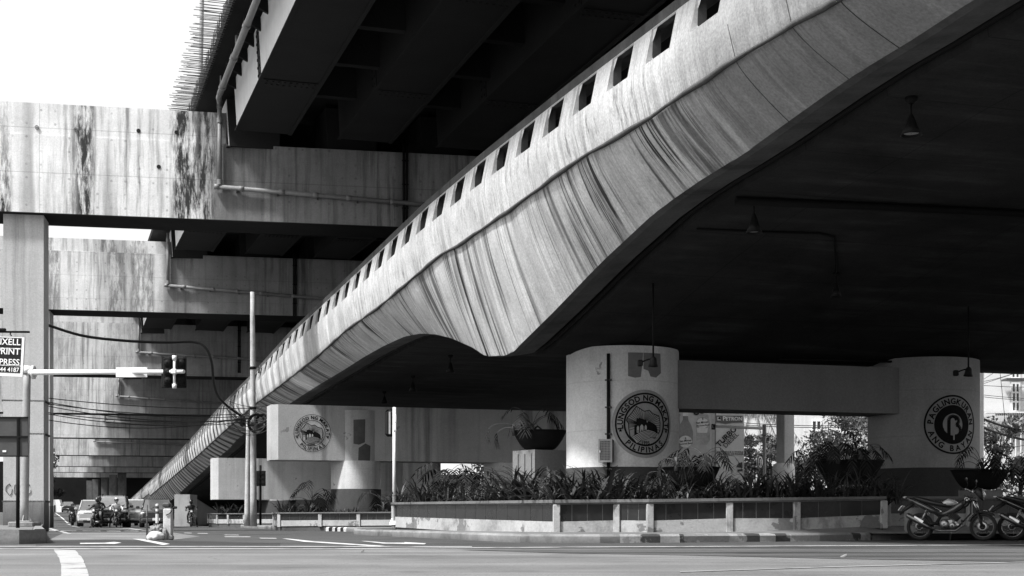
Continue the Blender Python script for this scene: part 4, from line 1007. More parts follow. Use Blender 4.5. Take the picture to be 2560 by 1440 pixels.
for a in((2278,243,285,338,27,'nearest conical pendant lamp, high at the right under the flyover'),(1885,500,532,583,21,'conical pendant lamp right of the fascia haunch below the dark pipe'),(2090,682,705,742,14,'faint pendant lamp at the bottom of the bent conduit'),(1126,888,904,931,11,'small pendant lamp below the fascia arch, rightmost of three'),(1032,940,955,978,10,'small pendant lamp below the fascia arch, middle of three'),(961,979,990,1008,9,'small pendant lamp below the fascia arch, leftmost of three')): pend(*a)
def spipe(lab,pts,r,offs=.09):
    P=[hit(x,y)-UP*offs for x,y in pts]; m=MB(); m.tube(P,r,8); o=m.build('ceiling_pipe',m_pipeD); tag(o,lab,'pipe')
spipe('thick dark pipe crossing the flyover ceiling at the right',[(1840,490),(2200,505),(2560,523),(2800,535)],.075)
spipe('thin bent conduit on the flyover ceiling beside the pendant lamp',[(1742,569),(1880,575),(2050,580),(2085,588),(2089,640),(2090,690)],.022,.03)
spipe('thin dark pipe along the ceiling above the cross beam',[(1950,893),(2250,900)],.03,.05)
# floodlights by the columns
def flood(px,py,Y,lab):
    c=at(px,py,Y); root=thing('floodlight',lab,'floodlight',c,group='floodlights on the columns')
    m=MB(); top=soff((c-OW).dot(D)); m.cyl(c+UP*.06,(c.x,c.y,top+.05),.02,n=8); m.tube([c+Vector((-.26,.05,.0)),c+Vector((-.1,0,.06)),c+UP*.06],.018,6); m.build('arm',m_pipeD,root)
    m=MB(); m.lathe([(.03,.12),(.07,.08),(.085,-.02),(.11,-.10),(.10,-.10)],c,n=14,M=Matrix.Rotation(R(15),3,'X')); m.build('housing',m_shade,root)
    m=MB(); m.lathe([(.01,-.085),(.1,-.095)],c,n=14,M=Matrix.Rotation(R(15),3,'X')); m.build('lens',m_lensw,root)
    m=MB(); b=c+Vector((-.28,.06,-.02)); m.bev(b,(.12,.12,.14),.02); m.build('junction_box',m_shade,root)
flood(1633,905,31.0,'floodlight hung before the top of the near column'); flood(2421,930,33.9,'floodlight hung before the top of the right column')
# ================================================================ poles and signals
def pole_tube(m,a,b,r0,r1,n=14,k=8): m.tube([Vector(a).lerp(Vector(b),i/k) for i in range(k+1)],[r0+(r1-r0)*i/k for i in range(k+1)],n)
YP=64; root=thing('utility_pole','tall tapered concrete utility pole wrapped in cables at the kerb corner','utility pole',(xat(634,YP),YP,.15))
m=MB(); pole_tube(m,at(634,1316,YP),at(631,730,YP),.155,.098); m.build('pole',m_wood,root)
m=MB()
for py,r in((920,.125),(1020,.14),(1062,.145)): c=at(632,py,YP); m.lathe([(r,-.06),(r+.02,-.05),(r+.02,.05),(r,.06)],c,n=16)
m.build('strap',m_pipeD,root)
YQ=65.2; root=thing('utility_pole','shorter pale pole standing just left of the tall utility pole','utility pole',(xat(618,YQ),YQ,.15))
m=MB(); pole_tube(m,at(618,1315,YQ),at(621,1046,YQ),.14,.09); m.build('pole',m_wood,root)
# cable mess: splice boxes, coils
for k,(px,py,r,lab) in enumerate(((641,1058,.42,'black coil of spare cable hanging on the utility pole'),(655,1052,.30,'smaller coil of black cable right of the utility pole'))):
    c=at(px,py,YP-.35); m=MB()
    for q in range(4): 
        rr=r*(1-.06*q); m.tube([c+Vector((rr*math.cos(a)*.95,.04*q+.03*math.sin(3*a),rr*math.sin(a)*1.05)) for a in [2*PI*i/22 for i in range(23)]],.022,5)
    o=m.build('cable_coil',m_cable); tag(o,lab,'cable coil','cable coils on the utility pole')
c=at(606,1052,YP-.2); m=MB(); m.ell(c,(.16,.14,.28)); m.box(c+Vector((.15,0,.1)),(.3,.06,.08)); o=m.build('splice_box',m_cable); tag(o,'black cable splice case strapped left of the utility pole','splice case')
def cable(lab,pts,r,grp='cables to the utility pole',name='cable'):
    m=MB(); m.tube(pts,r,5); o=m.build(name,m_cable); tag(o,lab,'cable',grp); return o
def wob(px): # spline through 3D points
    P=px; out=[]
    for i in range(len(P)-1):
        p0=P[max(i-1,0)];p1=P[i];p2=P[i+1];p3=P[min(i+2,len(P)-1)]
        for k in range(6):
            t=k/6; out.append(.5*((2*p1)+(p2-p0)*t+(2*p0-5*p1+4*p2-p3)*t*t+(3*p1-p0-3*p2+p3)*t**3))
    out.append(P[-1]); return out
kp=[(100,806),(200,838),(300,851),(400,856),(480,855),(513,868),(529,905),(534,955),(545,990),(572,1018),(612,1046)]
cable('thick black cable looping from the near pillar down to the utility pole',wob([at(x,y,54.2+9.8*i/10) for i,(x,y) in enumerate(kp)]),.058)
random.seed(11)
WL=[((108,994),(640,1020),5),((108,1003),(618,1040),9),((108,1008),(622,1034),7),((108,1013),(610,1050),9),((108,1030),(625,1046),8),((108,1033),(618,1054),10),((108,1048),(600,1046),12)]
for i,(a,b,s) in enumerate(WL):
    A=at(a[0],a[1],54); B=at(b[0],b[1],63.8)
    cable('thin wire strung from the near pillar to the utility pole',sag(A,B,s*52/F*2.2,16),.018,'thin wires from the near pillar to the utility pole','wire')
for i in range(11):
    A=at(random.uniform(560,610),random.uniform(1000,1062),63.4); B=at(random.uniform(645,690),random.uniform(1010,1070),63.4)
    cable('loose black wire tangled round the utility pole',sag(A,B,random.uniform(.05,.6),12),.014,'tangled wires on the utility pole','wire')
# small signal post behind the poles
Ys=63; root=thing('traffic_signal','small dark signal post with a double head right of the utility pole','traffic signal',(xat(651,Ys),Ys,.15))
m=MB(); m.cyl(at(651,1313,Ys),at(651,1163,Ys),.055,.05); m.build('pole',m_pipeD,root)
m=MB()
for dx in(-5,8): m.bev(at(651+dx,1196,Ys-.1),(.17,.14,.68),.02)
m.build('signal_head',m_shade,root)
for py in(1185,1196,1208): m=MB(); m.box(at(652,py,Ys-.19),(.36,.02,.02)); m.build('visor',m_pipeD,root)
# white signal post in front of the big planter
Yl=38; c=at(985,1312,Yl); root=thing('traffic_signal','white signal post at the planter corner with a dark signal head','traffic signal',c)
m=MB(); m.cyl(c,at(986,1018,Yl),.045,n=14); m.lathe([(.13,0),(.12,.06),(.06,.18),(.045,.2)],c,n=14); m.build('pole',m_wpaint,root)
m=MB(); m.bev(at(988,1047,Yl-.07),(.07,.06,.22),.01); m.bev(at(987,1068,Yl-.07),(.08,.07,.2),.01); m.build('control_box',m_wpaint,root)
m=MB(); hc=at(975,1058,Yl+.1); m.bev(hc,(.28,.16,.72),.07); m.build('signal_head',m_shade,root)
for k in(-1,0,1): m=MB(); m.lathe([(.085,.0),(.085,.07),(.1,.075)],hc+UP*k*.215+Vector((0,.08,0)),n=14,M=Matrix.Rotation(R(-90),3,'X')); m.build('visor',m_pipeD,root)
m=MB(); m.bev(hc+Vector((-.0,-.09,0)),(.05,.02,.6),.01); m.build('rear_strip',m_post,root)
# signal on a mast arm, seen from behind
Ym=42; c=at(62,1309,Ym); root=thing('traffic_signal','traffic signal seen from behind on a long pale mast arm at the left','traffic signal',(c.x,c.y,.225))
m=MB(); pole_tube(m,at(60,1309,Ym),at(68,918,Ym),.125,.105); m.build('pole',m_post,root)
m=MB(); m.bev((c.x,c.y,.29),(.75,.75,.16),.03); m.build('footing',m_kerb,root)
m=MB(); m.bev((c.x,c.y,.385),(.42,.42,.03),.01)
for a in range(4): m.prism([(.1,0),(.2,0),(.1,.2)],-.01,.01,tf=lambda q,a=a:Vector((c.x,c.y,.40))+Matrix.Rotation(a*PI/2,3,'Z')@Vector((q.x,q.z,q.y)))
m.build('base_plate',m_post,root)
a0=at(68,931,Ym); a1=at(460,929,Ym-3.0)
m=MB(); pole_tube(m,a0,a1,.085,.05); m.cyl(a0+Vector((.15,0,0)),a0+Vector((.22,0,0)),.2,n=14); m.cyl(at(68,934,Ym)+UP*.0,at(68,915,Ym),.14,n=14); m.build('mast_arm',m_wpaint,root)
def armp(px): 
    f=(px-68)/(460-68); f=f*Ym/(Ym-3.0*0+0)  # linear enough
    return a0.lerp(a1,f)
q=armp(329); Yq=q.y; m=MB(); m.box(at(329,930.5,Yq-.11),(78/F*Yq,.02,25/F*Yq)); m.build('sign_plate',m_wsign,root)
q=armp(436); Yq=q.y
m=MB(); m.bev(at(435,930,Yq+.24),(63/F*Yq,.04,80/F*Yq),.015); m.build('backplate',m_shade,root)
for dx in(-17,17):
    h=MB(); h.bev(at(436+dx,930,Yq+.14),(.24,.14,.82),.04)
    for k in(-1,0,1): h.lathe([(.02,.06),(.09,.05),(.11,0)],at(436+dx,930+k*22,Yq+.07),n=12,M=Matrix.Rotation(R(90),3,'X'))
    h.build('signal_head',m_pipeD,root)
m=MB(); m.cyl(at(436,971,Yq-.02),at(436,889,Yq-.02),.035,n=10); m.cyl(at(436,971,Yq-.02),at(436,960,Yq-.02),.06,n=10); m.cyl(at(436,900,Yq-.02),at(436,889,Yq-.02),.06,n=10); m.bev(at(436,929,Yq-.04),(.14,.2,.14),.02); m.build('bracket',m_wpaint,root)
# blank road sign seen from behind
Yg=35; root=thing('road_sign','large dark road sign seen from behind on a thin post at the left edge','road sign',at(45,1320,Yg))
m=MB(); m.box(at(8,1092,Yg),(124/F*Yg,.03,99/F*Yg)); m.build('sign_panel',m_msign,root)
m=MB(); m.box(at(45,1092,Yg-.04),(.05,.05,99/F*Yg-.03)); m.box(at(8,1092,Yg-.045),(122/F*Yg,.035,.04)); 
for s in(-1,1): m.box(at(8,1092+s*48.5,Yg-.03),(124/F*Yg,.04,.03))
m.build('rib',m_pipeD,root)
m=MB(); m.cyl(at(44.5,1325,Yg-.05),at(45,1142,Yg-.05),.045,n=10); m.build('post',m_pipeD,root)
m=MB(); m.box(at(11,1128,Yg-.025),(.09,.012,.045)); m.build('sticker',m_wsign,root)
# hanging shop sign
Yz=30; root=thing('hanging_sign','small black and white printing shop sign hanging at the left edge','hanging sign',at(30,838,Yz))
sw=110/F*Yz; sh_=98/F*Yz; sc_=at(8,891,Yz)
SM=Matrix.Rotation(R(3),3,'Y')@Matrix.Rotation(R(-8),3,'Z')
m=MB(); m.box(sc_,(sw,.04,sh_),SM); m.build('board',m_wsign,root)
m=MB(); 
for (y0,y1) in((844,869),(872,911),(914.5,931)):
    c=sc_+SM@Vector((-.01,-.024,((891-(y0+y1)/2))/F*Yz)); m.box(c,(sw-.10,.01,(y1-y0)/F*Yz),SM)
m.build('dark_field',m_dsign,root)
m=MB()
for st,y,sz in(('PIXELL',856.5,.19),('PRINT',880,.195),('EXPRESS',907,.182),('8844 4187',926,.13)):
    vs,fs=text2d(st,sz,.012); mx=max(a for a,b in vs); right=52/F*Yz-sw*0
    pos=[sc_+SM@Vector((a-mx+ (sw/2-.075),-.034,b-.35*sz+(893.5-y)/F*Yz)) for a,b in vs]; m.add(pos,fs)
m.build('lettering',m_wsign,root)
m=MB(); m.cyl(at(-60,820,Yz),at(8,826,Yz),.03,n=8); m.cyl(at(-60,829,Yz),at(74,830,Yz),.022,n=8); m.box(at(2,824,Yz),(.2,.08,.05)); m.tube([at(28,830,Yz),at(25,835,Yz),at(29,840,Yz)],.014,6); m.build('bracket',m_pipeD,root)
m=MB(); m.cyl(at(-62,1330,Yz),at(-62,780,Yz),.06,n=10); m.build('pole',m_post,root)
# tall lamp pole in the sky over the nearest bent
m=MB(); Yt=55; pole_tube(m,at(500,262,Yt),at(508,-150,Yt),.09,.075); o=m.build('light_pole',m_post); tag(o,'tall pale light pole rising into the sky behind the rebar edge','light pole')
# ================================================================ sandbagged barrier on the road
Yo=30.0; g=.42*F/Yo
o_=lambda px,py,d=0: at(px,py,Yo+d)
root=thing('barrier','battered pale plastic barrier standing upright behind the sandbags','barrier',(xat(421,Yo),Yo,0))
m=MB(); m.bev((xat(420,Yo),Yo+.02,.33),(.17,.2,.66),.015); m.bev((xat(420,Yo),Yo+.02,.05),(.20,.26,.1),.02); m.build('body',plain('dirty_barrier_plastic',.5,.6,var=.3,scale=5),root)
m=MB(); m.bev((xat(417,Yo),Yo+.02,.735),(.18,.22,.10),.03); m.build('top_block',m_msign,root)
m=MB(); m.tube([o_(415,1288,-.1),o_(424,1284,-.1),o_(429,1277,-.1)],.012,6); m.ell(o_(434,1270,-.08),(.028,.028,.03)); m.build('warning_lamp',m_shade,root)
root=thing('bollard','round pale bollard with darker bands between the sign stake and the barrier','bollard',(xat(387,Yo),Yo+.2,0))
m=MB(); q=(xat(387,Yo),Yo+.2,0); m.lathe([(.035,0),(.035,.74),(.03,.76),(.01,.765)],q,n=14); m.build('post',plain('bollard_paint',.5,.5,var=.2),root); m=MB()
for z in(.3,.55,.66): m.lathe([(.0365,z),(.0365,z+.055)],q,n=14)
m.build('band',m_msign,root)
m=MB(); m.cyl((xat(367.5,Yo),Yo,0),(xat(367,Yo),Yo,.74),.018,n=8); m.cyl((xat(367.5,Yo),Yo,.47),(xat(367.5,Yo),Yo,.53),.0195,n=8); o=m.build('stake',m_msign); tag(o,'thin dark upright stake left of the sandbags','stake')
def sack(name,lab,c,r,mat,seed,spike=0.0,M=None):
    random.seed(seed); bm=bmesh.new(); bmesh.ops.create_icosphere(bm,subdivisions=4,radius=1.0)
    from mathutils import noise as nz
    for v in bm.verts:
        p=v.co.copy(); d=nz.noise(p*1.3+Vector((seed,0,0)))*.16+nz.noise(p*3.5+Vector((seed,3,0)))*.07+abs(nz.noise(p*7+Vector((0,seed,0))))*.05
        if spike and p.z>.2: d+=spike*max(0,nz.noise(p*4.2+Vector((seed,9,1))))
        p*=1+d; p.z=max(p.z,-.62)
        sq=.85+.15*abs(p.z); v.co=Vector((p.x*r[0],p.y*r[1],p.z*r[2]))
    me=bpy.data.meshes.new(name); bm.to_mesh(me); bm.free()
    for p in me.polygons: p.use_smooth=True
    me.materials.append(mat); o=bpy.data.objects.new(name,me); COL.objects.link(o); o.location=(c[0],c[1],c[2]+.62*r[2]); tag(o,lab,'sandbag','sandbags at the barrier'); return o
m_sack=plain('woven_sack',.5,.7,var=.25,scale=9,bump=.3); m_sack2=plain('dirty_sack',.2,.7,var=.5,scale=14,bump=.4)
sack('sandbag','plump white sandbag lying in front of the barrier',(xat(396,Yo),Yo-.25,0),(.17,.2,.12),m_sack,2)
sack('sandbag','crumpled plastic sack with torn pointed corners behind the white sandbag',(xat(391,Yo),Yo+.02,.10),(.13,.14,.12),m_sack2,5,.9)
sack('sandbag','tall crumpled sack leaning on the barrier',(xat(418,Yo),Yo-.17,.0),(.06,.08,.15),m_sack2,9,.5)
# ================================================================ plants
def leaf_strip(m,base,dirv,L,w,up,droop,mi=0,n=6,fold=.25):
    d=Vector((dirv.x,dirv.y,0)).normalized(); s=Vector((-d.y,d.x,0)); v=[]; 
    el=up; p=Vector(base); seg=L/n
    for i in range(n+1):
        f=i/n; ww=w*(.55+.9*f*(1-f)*2)*(1 if f<.75 else max(.06,(1-f)/.25)); ww=w*min(1,.6+f*1.6)*(1 if f<.6 else max(.05,1-((f-.6)/.4)**1.6))
        v+= [p-s*ww/2+UP*ww*fold,p.copy(),p+s*ww/2+UP*ww*fold]
        p=p+(d*math.cos(el)+UP*math.sin(el))*seg; el-=droop/n*(.4+1.2*f)
    m.add(v,[q for i in range(n) for q in ((3*i,3*i+1,3*i+4,3*i+3),(3*i+1,3*i+2,3*i+5,3*i+4))],mi,True)
def clump(seed,n,L,w,upr=(.6,1.45)):
    random.seed(seed); m=MB()
    for i in range(n):
        a=random.uniform(0,2*PI); l=L*random.uniform(.6,1.15); leaf_strip(m,(random.uniform(-.05,.05),random.uniform(-.05,.05),0),Vector((math.cos(a),math.sin(a),0)),l,w*random.uniform(.7,1.2),random.uniform(*upr),random.uniform(.7,2.1))
    return m.mesh('strap_leaves',[m_leaf],fix=False)
CL=[clump(s,random.randint(15,20),.80,.046) for s in range(5)]; CLT=[clump(20+s,12,1.0,.04,(.9,1.5)) for s in range(3)]
def put(me,name,loc,rz,sc,lab,cat,grp):
    o=bpy.data.objects.new(name,me); COL.objects.link(o); o.location=loc; o.rotation_euler=(0,0,rz); o.scale=(sc,)*3; tag(o,lab,cat,grp); return o
random.seed(3)
GL='strap-leaved plants in the long planter'; LB='low strap-leaved plant among many in the long tiled planter'
def front_y(px): return ip([(988,38),(1391,30),(2207,30.4),(2700,33)],px)
for i in range(150):
    px=988+i*(2230-988)/150+random.uniform(-5,5); row=i%4
    y=front_y(px)+.30+row*.42+random.uniform(-.1,.15); zs=.74
    if px<1230: s=random.uniform(.65,1.15)
    elif px<1391: s=random.uniform(.9,1.5)
    elif px<1560: s=random.uniform(1.0,1.4)
    else: s=random.uniform(.75,1.15)
    put(random.choice(CL),'strap_leaf_plant',(xat(px,y),y,zs),random.uniform(0,6),s,LB,'plant',GL)
for px,lab,s in((1790,'bushy tall strap-leaved plant left of the square concrete post',1.0),(1930,'arching strap-leaved plant before the pale round pedestal',1.0),(1720,'tall strap-leaved plant under the near column bowl',.9),(1885,'tall arching strap-leaved plant just right of the square concrete post',.95),(1990,'tallest arching strap-leaved plant under the pale round pedestal',1.1),(2075,'tall strap-leaved plant below the left rim of the right bowl',1.0),(2150,'tall thin strap-leaved plant in front of the dark column base',1.05),(2245,'thin strap-leaved plant left of the parked motorcycle',.9),(1440,'upright spiky plant before the near column base',.95),(1660,'spiky plant under the leafy bowl by the near column',.8)):
    y=front_y(px)+.45; put(random.choice(CLT),'strap_leaf_plant',(xat(px,y),y,.76),random.uniform(0,6),s,lab,'plant','tall strap-leaved plants')
for i in range(24):
    px=700+i*12+random.uniform(-4,4); y=55.5+random.uniform(0,2.5); put(random.choice(CL),'strap_leaf_plant',(xat(px,y),y,.62),random.uniform(0,6),random.uniform(.55,.95)*(1.2 if px<800 else .6),'low strap-leaved plant in the lower planter under the second pier','plant','strap-leaved plants in the lower planter')
for i in range(14):
    px=545+i*10; y=81+random.uniform(0,2); put(random.choice(CL),'strap_leaf_plant',(xat(px,y),y,.72),random.uniform(0,6),random.uniform(.8,1.3),'strap-leaved plant in the farthest low planter behind the utility pole','plant','strap-leaved plants in the farthest planter')
# split-leaf plants: stalks carrying deeply fingered blades
def fingered(m,base,az,L,el,size,mi=0,droop=.7):
    d=Vector((math.cos(az),math.sin(az),0)); p=Vector(base); pts=[p.copy()]; e=el; 
    for i in range(6): p=p+(d*math.cos(e)+UP*math.sin(e))*(L/6); pts.append(p.copy()); e-=.10+.05*i
    m.tube(pts,[.010,.009,.008,.007,.006,.006,.005],4,mi=1)
    e-= .35; s=Vector((-d.y,d.x,0)); n=6; rib=[]
    for i in range(n+1):
        rib.append(p.copy()); p=p+(d*math.cos(e)+UP*math.sin(e))*(size/n); e-=droop/n
    for i in range(n):
        f=i/(n-1); ll=size*.62*(math.sin(PI*min(1,.22+f*.8))**.8)
        for sd in(-1,1):
            dv=(s*sd*math.cos(.55+.5*f)+ (rib[i+1]-rib[i]).normalized()*math.sin(.55+.5*f)); dv=(dv-UP*random.uniform(.05,.4)).normalized()
            q=rib[i]; t=(rib[i+1]-rib[i]).normalized(); ww=size*.058
            e1=q+dv*ll*.5; e2=q+dv*ll-UP*ll*.12; 
            m.add([q-t*ww*.6,q+t*ww*.9,e1+t*ww*1.1,e2,e1-t*ww*.8],[(0,1,2,3,4)],mi)
    return m
def split_plant(seed,n,L,size,h=.25,el=(.5,1.35)):
    random.seed(seed); n=int(n*.8); m=MB(); m.tube([(0,0,-.05),(.02,0,h*.5),(0,.02,h)],[.05,.045,.035],6,mi=1)
    for i in range(n):
        fingered(m,(random.uniform(-.03,.03),random.uniform(-.03,.03),h*random.uniform(.3,1)),2*PI*i/n*2.4+random.uniform(-.4,.4),L*random.uniform(.6,1.1),random.uniform(*el),size*random.uniform(.75,1.15))
    return m.mesh('split_leaves',[m_leaf2,m_stem],fix=False)
def splant(px,Y,z,seed,n,L,size,lab,rz=0,**k):
    return put(split_plant(seed,n,L,size,**k),'split_leaf_plant',(xat(px,Y),Y,z),rz,1,lab,'plant','split-leaf plants')
splant(1330,38.4,bw1[1]-.08,1,13,0.74,0.62,'split-leaf plant sprawling left out of the bowl on its pedestal')
splant(1285,38.2,bw1[1]-.10,31,6,0.90,0.56,'drooping split-leaf shoots over the left rim of the raised bowl',2.6,el=(.1,.9))
splant(1725,30.9,bw2[1]-.10,2,16,0.50,0.47,'bushy split-leaf plant in the bowl before the near column')
splant(1782,30.7,bw2[1]-.16,12,9,0.54,0.45,'split-leaf plant spilling over the right rim of the near column bowl')
splant(1668,30.8,zat(1215,30.8),22,10,0.42,0.43,'split-leaf plant drooping left beside the near column bowl')
splant(2075,32.8,bw3[1]-.1,3,14,0.74,0.53,'split-leaf plant on the left of the right bowl, dark against the street')
splant(2165,32.7,bw3[1]-.1,13,11,0.50,0.50,'split-leaf plant on the right of the bowl by the right column')
splant(2455,33.9,bw4[1]-.08,4,12,0.66,0.53,'split-leaf plant in the bowl above the parked motorcycles')
splant(2530,33.8,bw4[1]-.28,14,10,0.60,0.53,'split-leaf plant spilling right beside the bowl above the motorcycles')
splant(1112,39.5,.9,5,18,0.90,0.69,'tall split-leaf shrub standing behind the strap leaves near the planter corner',el=(.6,1.4),h=.5)
splant(1062,40.5,.8,15,12,0.72,0.62,'lower split-leaf shrub at the left end of the long planter')
splant(1165,40.0,.9,25,12,0.96,0.62,'split-leaf shrub right of the tall one, before the dark cap beam',h=.5)
splant(780,57.5,.75,6,18,1.02,0.75,'feathery split-leaf shrub in the lower planter left of its column',h=.6)
splant(740,57.8,.7,16,10,0.66,0.62,'small split-leaf shrub at the left of the lower planter')
splant(958,56,.75,26,12,0.90,0.62,'dark shrub between the second column and the white signal post',h=.4)
for q,(px,Y,z,n,lab) in enumerate(((1690,30.5,bw2[1]-.05,8,'split-leaf shoots hanging over the front of the near column bowl'),(1760,30.45,bw2[1]-.05,8,'split-leaf shoots hanging over the right front of the near column bowl'),(2095,32.3,bw3[1]-.04,8,'split-leaf shoots hanging over the front of the right bowl'),(2150,32.3,bw3[1]-.04,8,'split-leaf shoots over the right front of the right bowl'),(2030,32.6,bw3[1]-.2,9,'broad split-leaf plant at the left foot of the right bowl'),(2480,33.4,bw4[1]-.04,8,'split-leaf shoots over the front of the bowl above the motorcycles'))): splant(px,Y,z,60+q,n,.45,.46,lab,el=(.3,1.2))
random.seed(8)
# weeds growing on the fascia by the pole
w_=splant(655,40,0,41,6,0.48,0.38,'scraggly weed growing from the fascia near the utility pole'); _t=tl(655,oS); w_.location=LP(_t,-.02,zT(_t)-.5)
# trees: tapered trunk, limbs and many small leaf faces in uneven clumps
def tree(name,lab,c,h,cr,ch,seed,nleaf=2600,ls=.13,mat=None,trunk=.16,grp='trees beyond the flyover',z0=0):
    random.seed(seed); root=thing(name,lab,'tree',(c[0],c[1],z0),group=grp)
    m=MB(); top=Vector((c[0]+random.uniform(-.3,.3),c[1],z0+h-ch*.35)); b=Vector((c[0],c[1],z0))
    m.tube([b,b.lerp(top,.4)+Vector((.1,0,0)),top],[trunk,trunk*.75,trunk*.25],8)
    cl=[]
    for i in range(16):
        a=random.uniform(0,2*PI); rr=cr*math.sqrt(random.random())*.85; q=Vector((c[0]+rr*math.cos(a),c[1]+rr*math.sin(a)*.8,z0+h-ch+ch*random.uniform(.05,.95))); 
        cl.append((q,random.uniform(.45,.8)*cr*.66)); s=b.lerp(top,random.uniform(.4,.9)); m.tube([s,s.lerp(q,.5)+UP*.15,q],[trunk*.25,trunk*.14,trunk*.05],5)
    m.build('trunk',m_stem,root)
    m=MB()
    for i in range(int(nleaf*2.0)):
        q,r=random.choice(cl); u=Vector((random.gauss(0,1),random.gauss(0,1),random.gauss(0,1))).normalized()*r*random.random()**.4; u.z*=.7; p=q+u
        n=Vector((random.gauss(0,1),random.gauss(0,1),random.gauss(0,1)+.6)).normalized(); t=n.orthogonal().normalized(); t=Matrix.Rotation(random.uniform(0,6.3),3,n)@t; s=n.cross(t); l=ls*random.uniform(.5,1.1)*.8
        m.add([p-t*l,p+s*l*.38,p+t*l,p-s*l*.38],[(0,1,2,3)])
    m.build('crown',mat or m_leaf3,root,fix=False); return root
tree('tree','bushy tree left of the square street column beyond the beam',(xat(1915,72),72,0),5.2,1.25,4.2,1,3000,.15,m_leaf4)
tree('tree','leafy tree right of the square street column beyond the beam',(xat(2075,64),64,0),5.4,2.1,3.4,2,2600,.15,m_leaf3)
tree('tree','low bush under the beam between the street column and the right bowl',(xat(2010,60),60,0),3.4,1.5,3.0,3,2000,.14,m_leaf4)
tree('tree','tree with drooping branches beyond the right column',(xat(2495,60),60,0),4.7,1.1,1.5,4,1100,.15,m_leaf4)
tree('tree','bush at the right edge behind the motorcycles',(xat(2545,52),52,0),2.6,1.5,2.2,5,2200,.13,m_leaf3)
tree('tree','small roadside tree beyond the near pillar at the left',(xat(112,125),125,.2),6.0,1.5,3.4,6,1500,.22,m_leaf2)
tree('tree','dark bush behind the white signal post, far under the flyover',(xat(1215,85),85,0),4.0,1.6,3.0,7,1500,.16,m_leaf4)
# palm frond hanging behind the beam
# ================================================================ the street beyond the flyover
m_bwall=concrete('far_white_wall',.62,.30,(1,0,0),su=1.2,sv=.08,amt=.6,tone=.08); m_bwall2=concrete('far_cream_wall',.60,.45,(1,0,0),su=.6,sv=.1,amt=.4,tone=.06)
m_win=plain('far_window_glass',.05,.15,var=.4,scale=.5)
def building(lab,x0,x1,Y,h,dep,mat,wins=(),z0=0,parapet=True):
    cx=(xat(x0,Y)+xat(x1,Y))/2; root=thing('building',lab,'building',(cx,Y,z0)); X0_,X1_=xat(x0,Y),xat(x1,Y)
    m=MB(); m.box(((X0_+X1_)/2,Y+dep/2,z0+h/2),(X1_-X0_,dep,h)); m.build('wall',mat,root)
    if parapet: m=MB(); m.box(((X0_+X1_)/2,Y+dep/2,z0+h+.2),(X1_-X0_+.3,dep+.3,.4)); m.build('roof',mat,root)
    for (a,b,c,d,cols,rows) in wins:
        xa,xb=xat(a,Y),xat(b,Y); za,zb=zat(d,Y),zat(c,Y)
        f=MB(); fw=.09
        f.box(((xa+xb)/2,Y-.04,za-.05),(xb-xa+.3,.14,.1)); 
        for i in range(cols+1): f.box((xa+(xb-xa)*i/cols,Y-.03,(za+zb)/2),(fw,.10,zb-za))
        for i in range(rows+1): f.box(((xa+xb)/2,Y-.025,za+(zb-za)*i/rows),(xb-xa+fw,.09,fw))
        w=f.build('window',m_wpaint,root)
        p=MB(); p.box(((xa+xb)/2,Y-.005,(za+zb)/2),(xb-xa,.03,zb-za)); p.build('pane',m_win,w)
    return root
building('streaked white building behind the trees seen under the cross beam',1850,2182,95,14,10,m_bwall,[(2030,2052,1052,1075,2,1),(1862,1885,1018,1031,1,1),(1905,1935,1015,1026,2,1),(2100,2118,1042,1080,1,1)])
b_=building('pale building with tall paned windows beyond the right column',2380,2900,80,22,12,m_bwall2,[(2529,2548,958,1028,2,3),(2528,2548,920,945,2,1),(2600,2622,958,1028,2,3)])
m=MB(); Yb_=79.7
for k in range(40): x=2490+k*5.2; m.box((xat(x,Yb_),Yb_-.1,zat(1036,Yb_)),(.06,.25,.14))
m.box((xat(2600,Yb_),Yb_-.12,zat(1032,Yb_)),(6.2,.4,.08)); m.build('cornice',m_bwall2,b_)
m=MB(); m.box((xat(2535,Yb_),Yb_-.02,zat(1064,Yb_)),(xat(2550,Yb_)-xat(2522,Yb_),.1,1.2)); m.build('door',m_msign,b_); m=MB(); m.box((xat(2532,Yb_),Yb_-.4,zat(951,Yb_)),(xat(2560,Yb_)-xat(2504,Yb_),.9,.1)); m.build('awning',m_msign,b_)
m=MB()
for k in range(9): m.box((xat(2462+k*13,Yb_-.1),Yb_-.03,zat(1130,Yb_)),(.05,.05,3.4))
m.build('gate',m_wpaint,b_)
building('far white wall beyond the gate, left of the signal post',1150,1420,150,9,8,m_bwall,[(1190,1212,1150,1180,2,2)])
building('low pale house behind the bushes beyond the beam',1690,1870,100,6.5,8,m_bwall2,[(1710,1740,1150,1170,2,1)])
building('distant grey building beyond the right edge of the flyover',2900,4200,70,26,20,m_bwall2,[(3000,3060,900,980,3,3)])
# white pillar pieces
for px,wd,Y,py,lab in((2163,26,70,860,'tall white pillar left of the far right column'),(2451,14,52,700,'slim white pillar just right of the right column')):
    m=MB(); m.bev((xat(px,Y),Y,zat(py,Y)/2),(wd/F*Y,wd/F*Y,zat(py,Y)),.03); o=m.build('pillar',m_bwall); tag(o,lab,'pillar')
# square column on a round pedestal
Yc=56; root=thing('street_column','tall square grey street column on a round pale pedestal beyond the beam','column',(xat(1963,Yc),Yc,0))
m=MB(); w_=40/F*Yc; m.bev((xat(1963,Yc),Yc,5),(w_*.82,w_*.82,10),.03,R(28)); m.build('shaft',m_pierc,root)
m=MB(); r=.44; m.lathe([(r,-.1),(r,zat(1172,Yc)),(r*.92,zat(1162,Yc)),(r*.7,zat(1158,Yc)),(.1,zat(1157.5,Yc))],(xat(1959,Yc),Yc,0),n=24); m.build('pedestal',m_bwall,root)
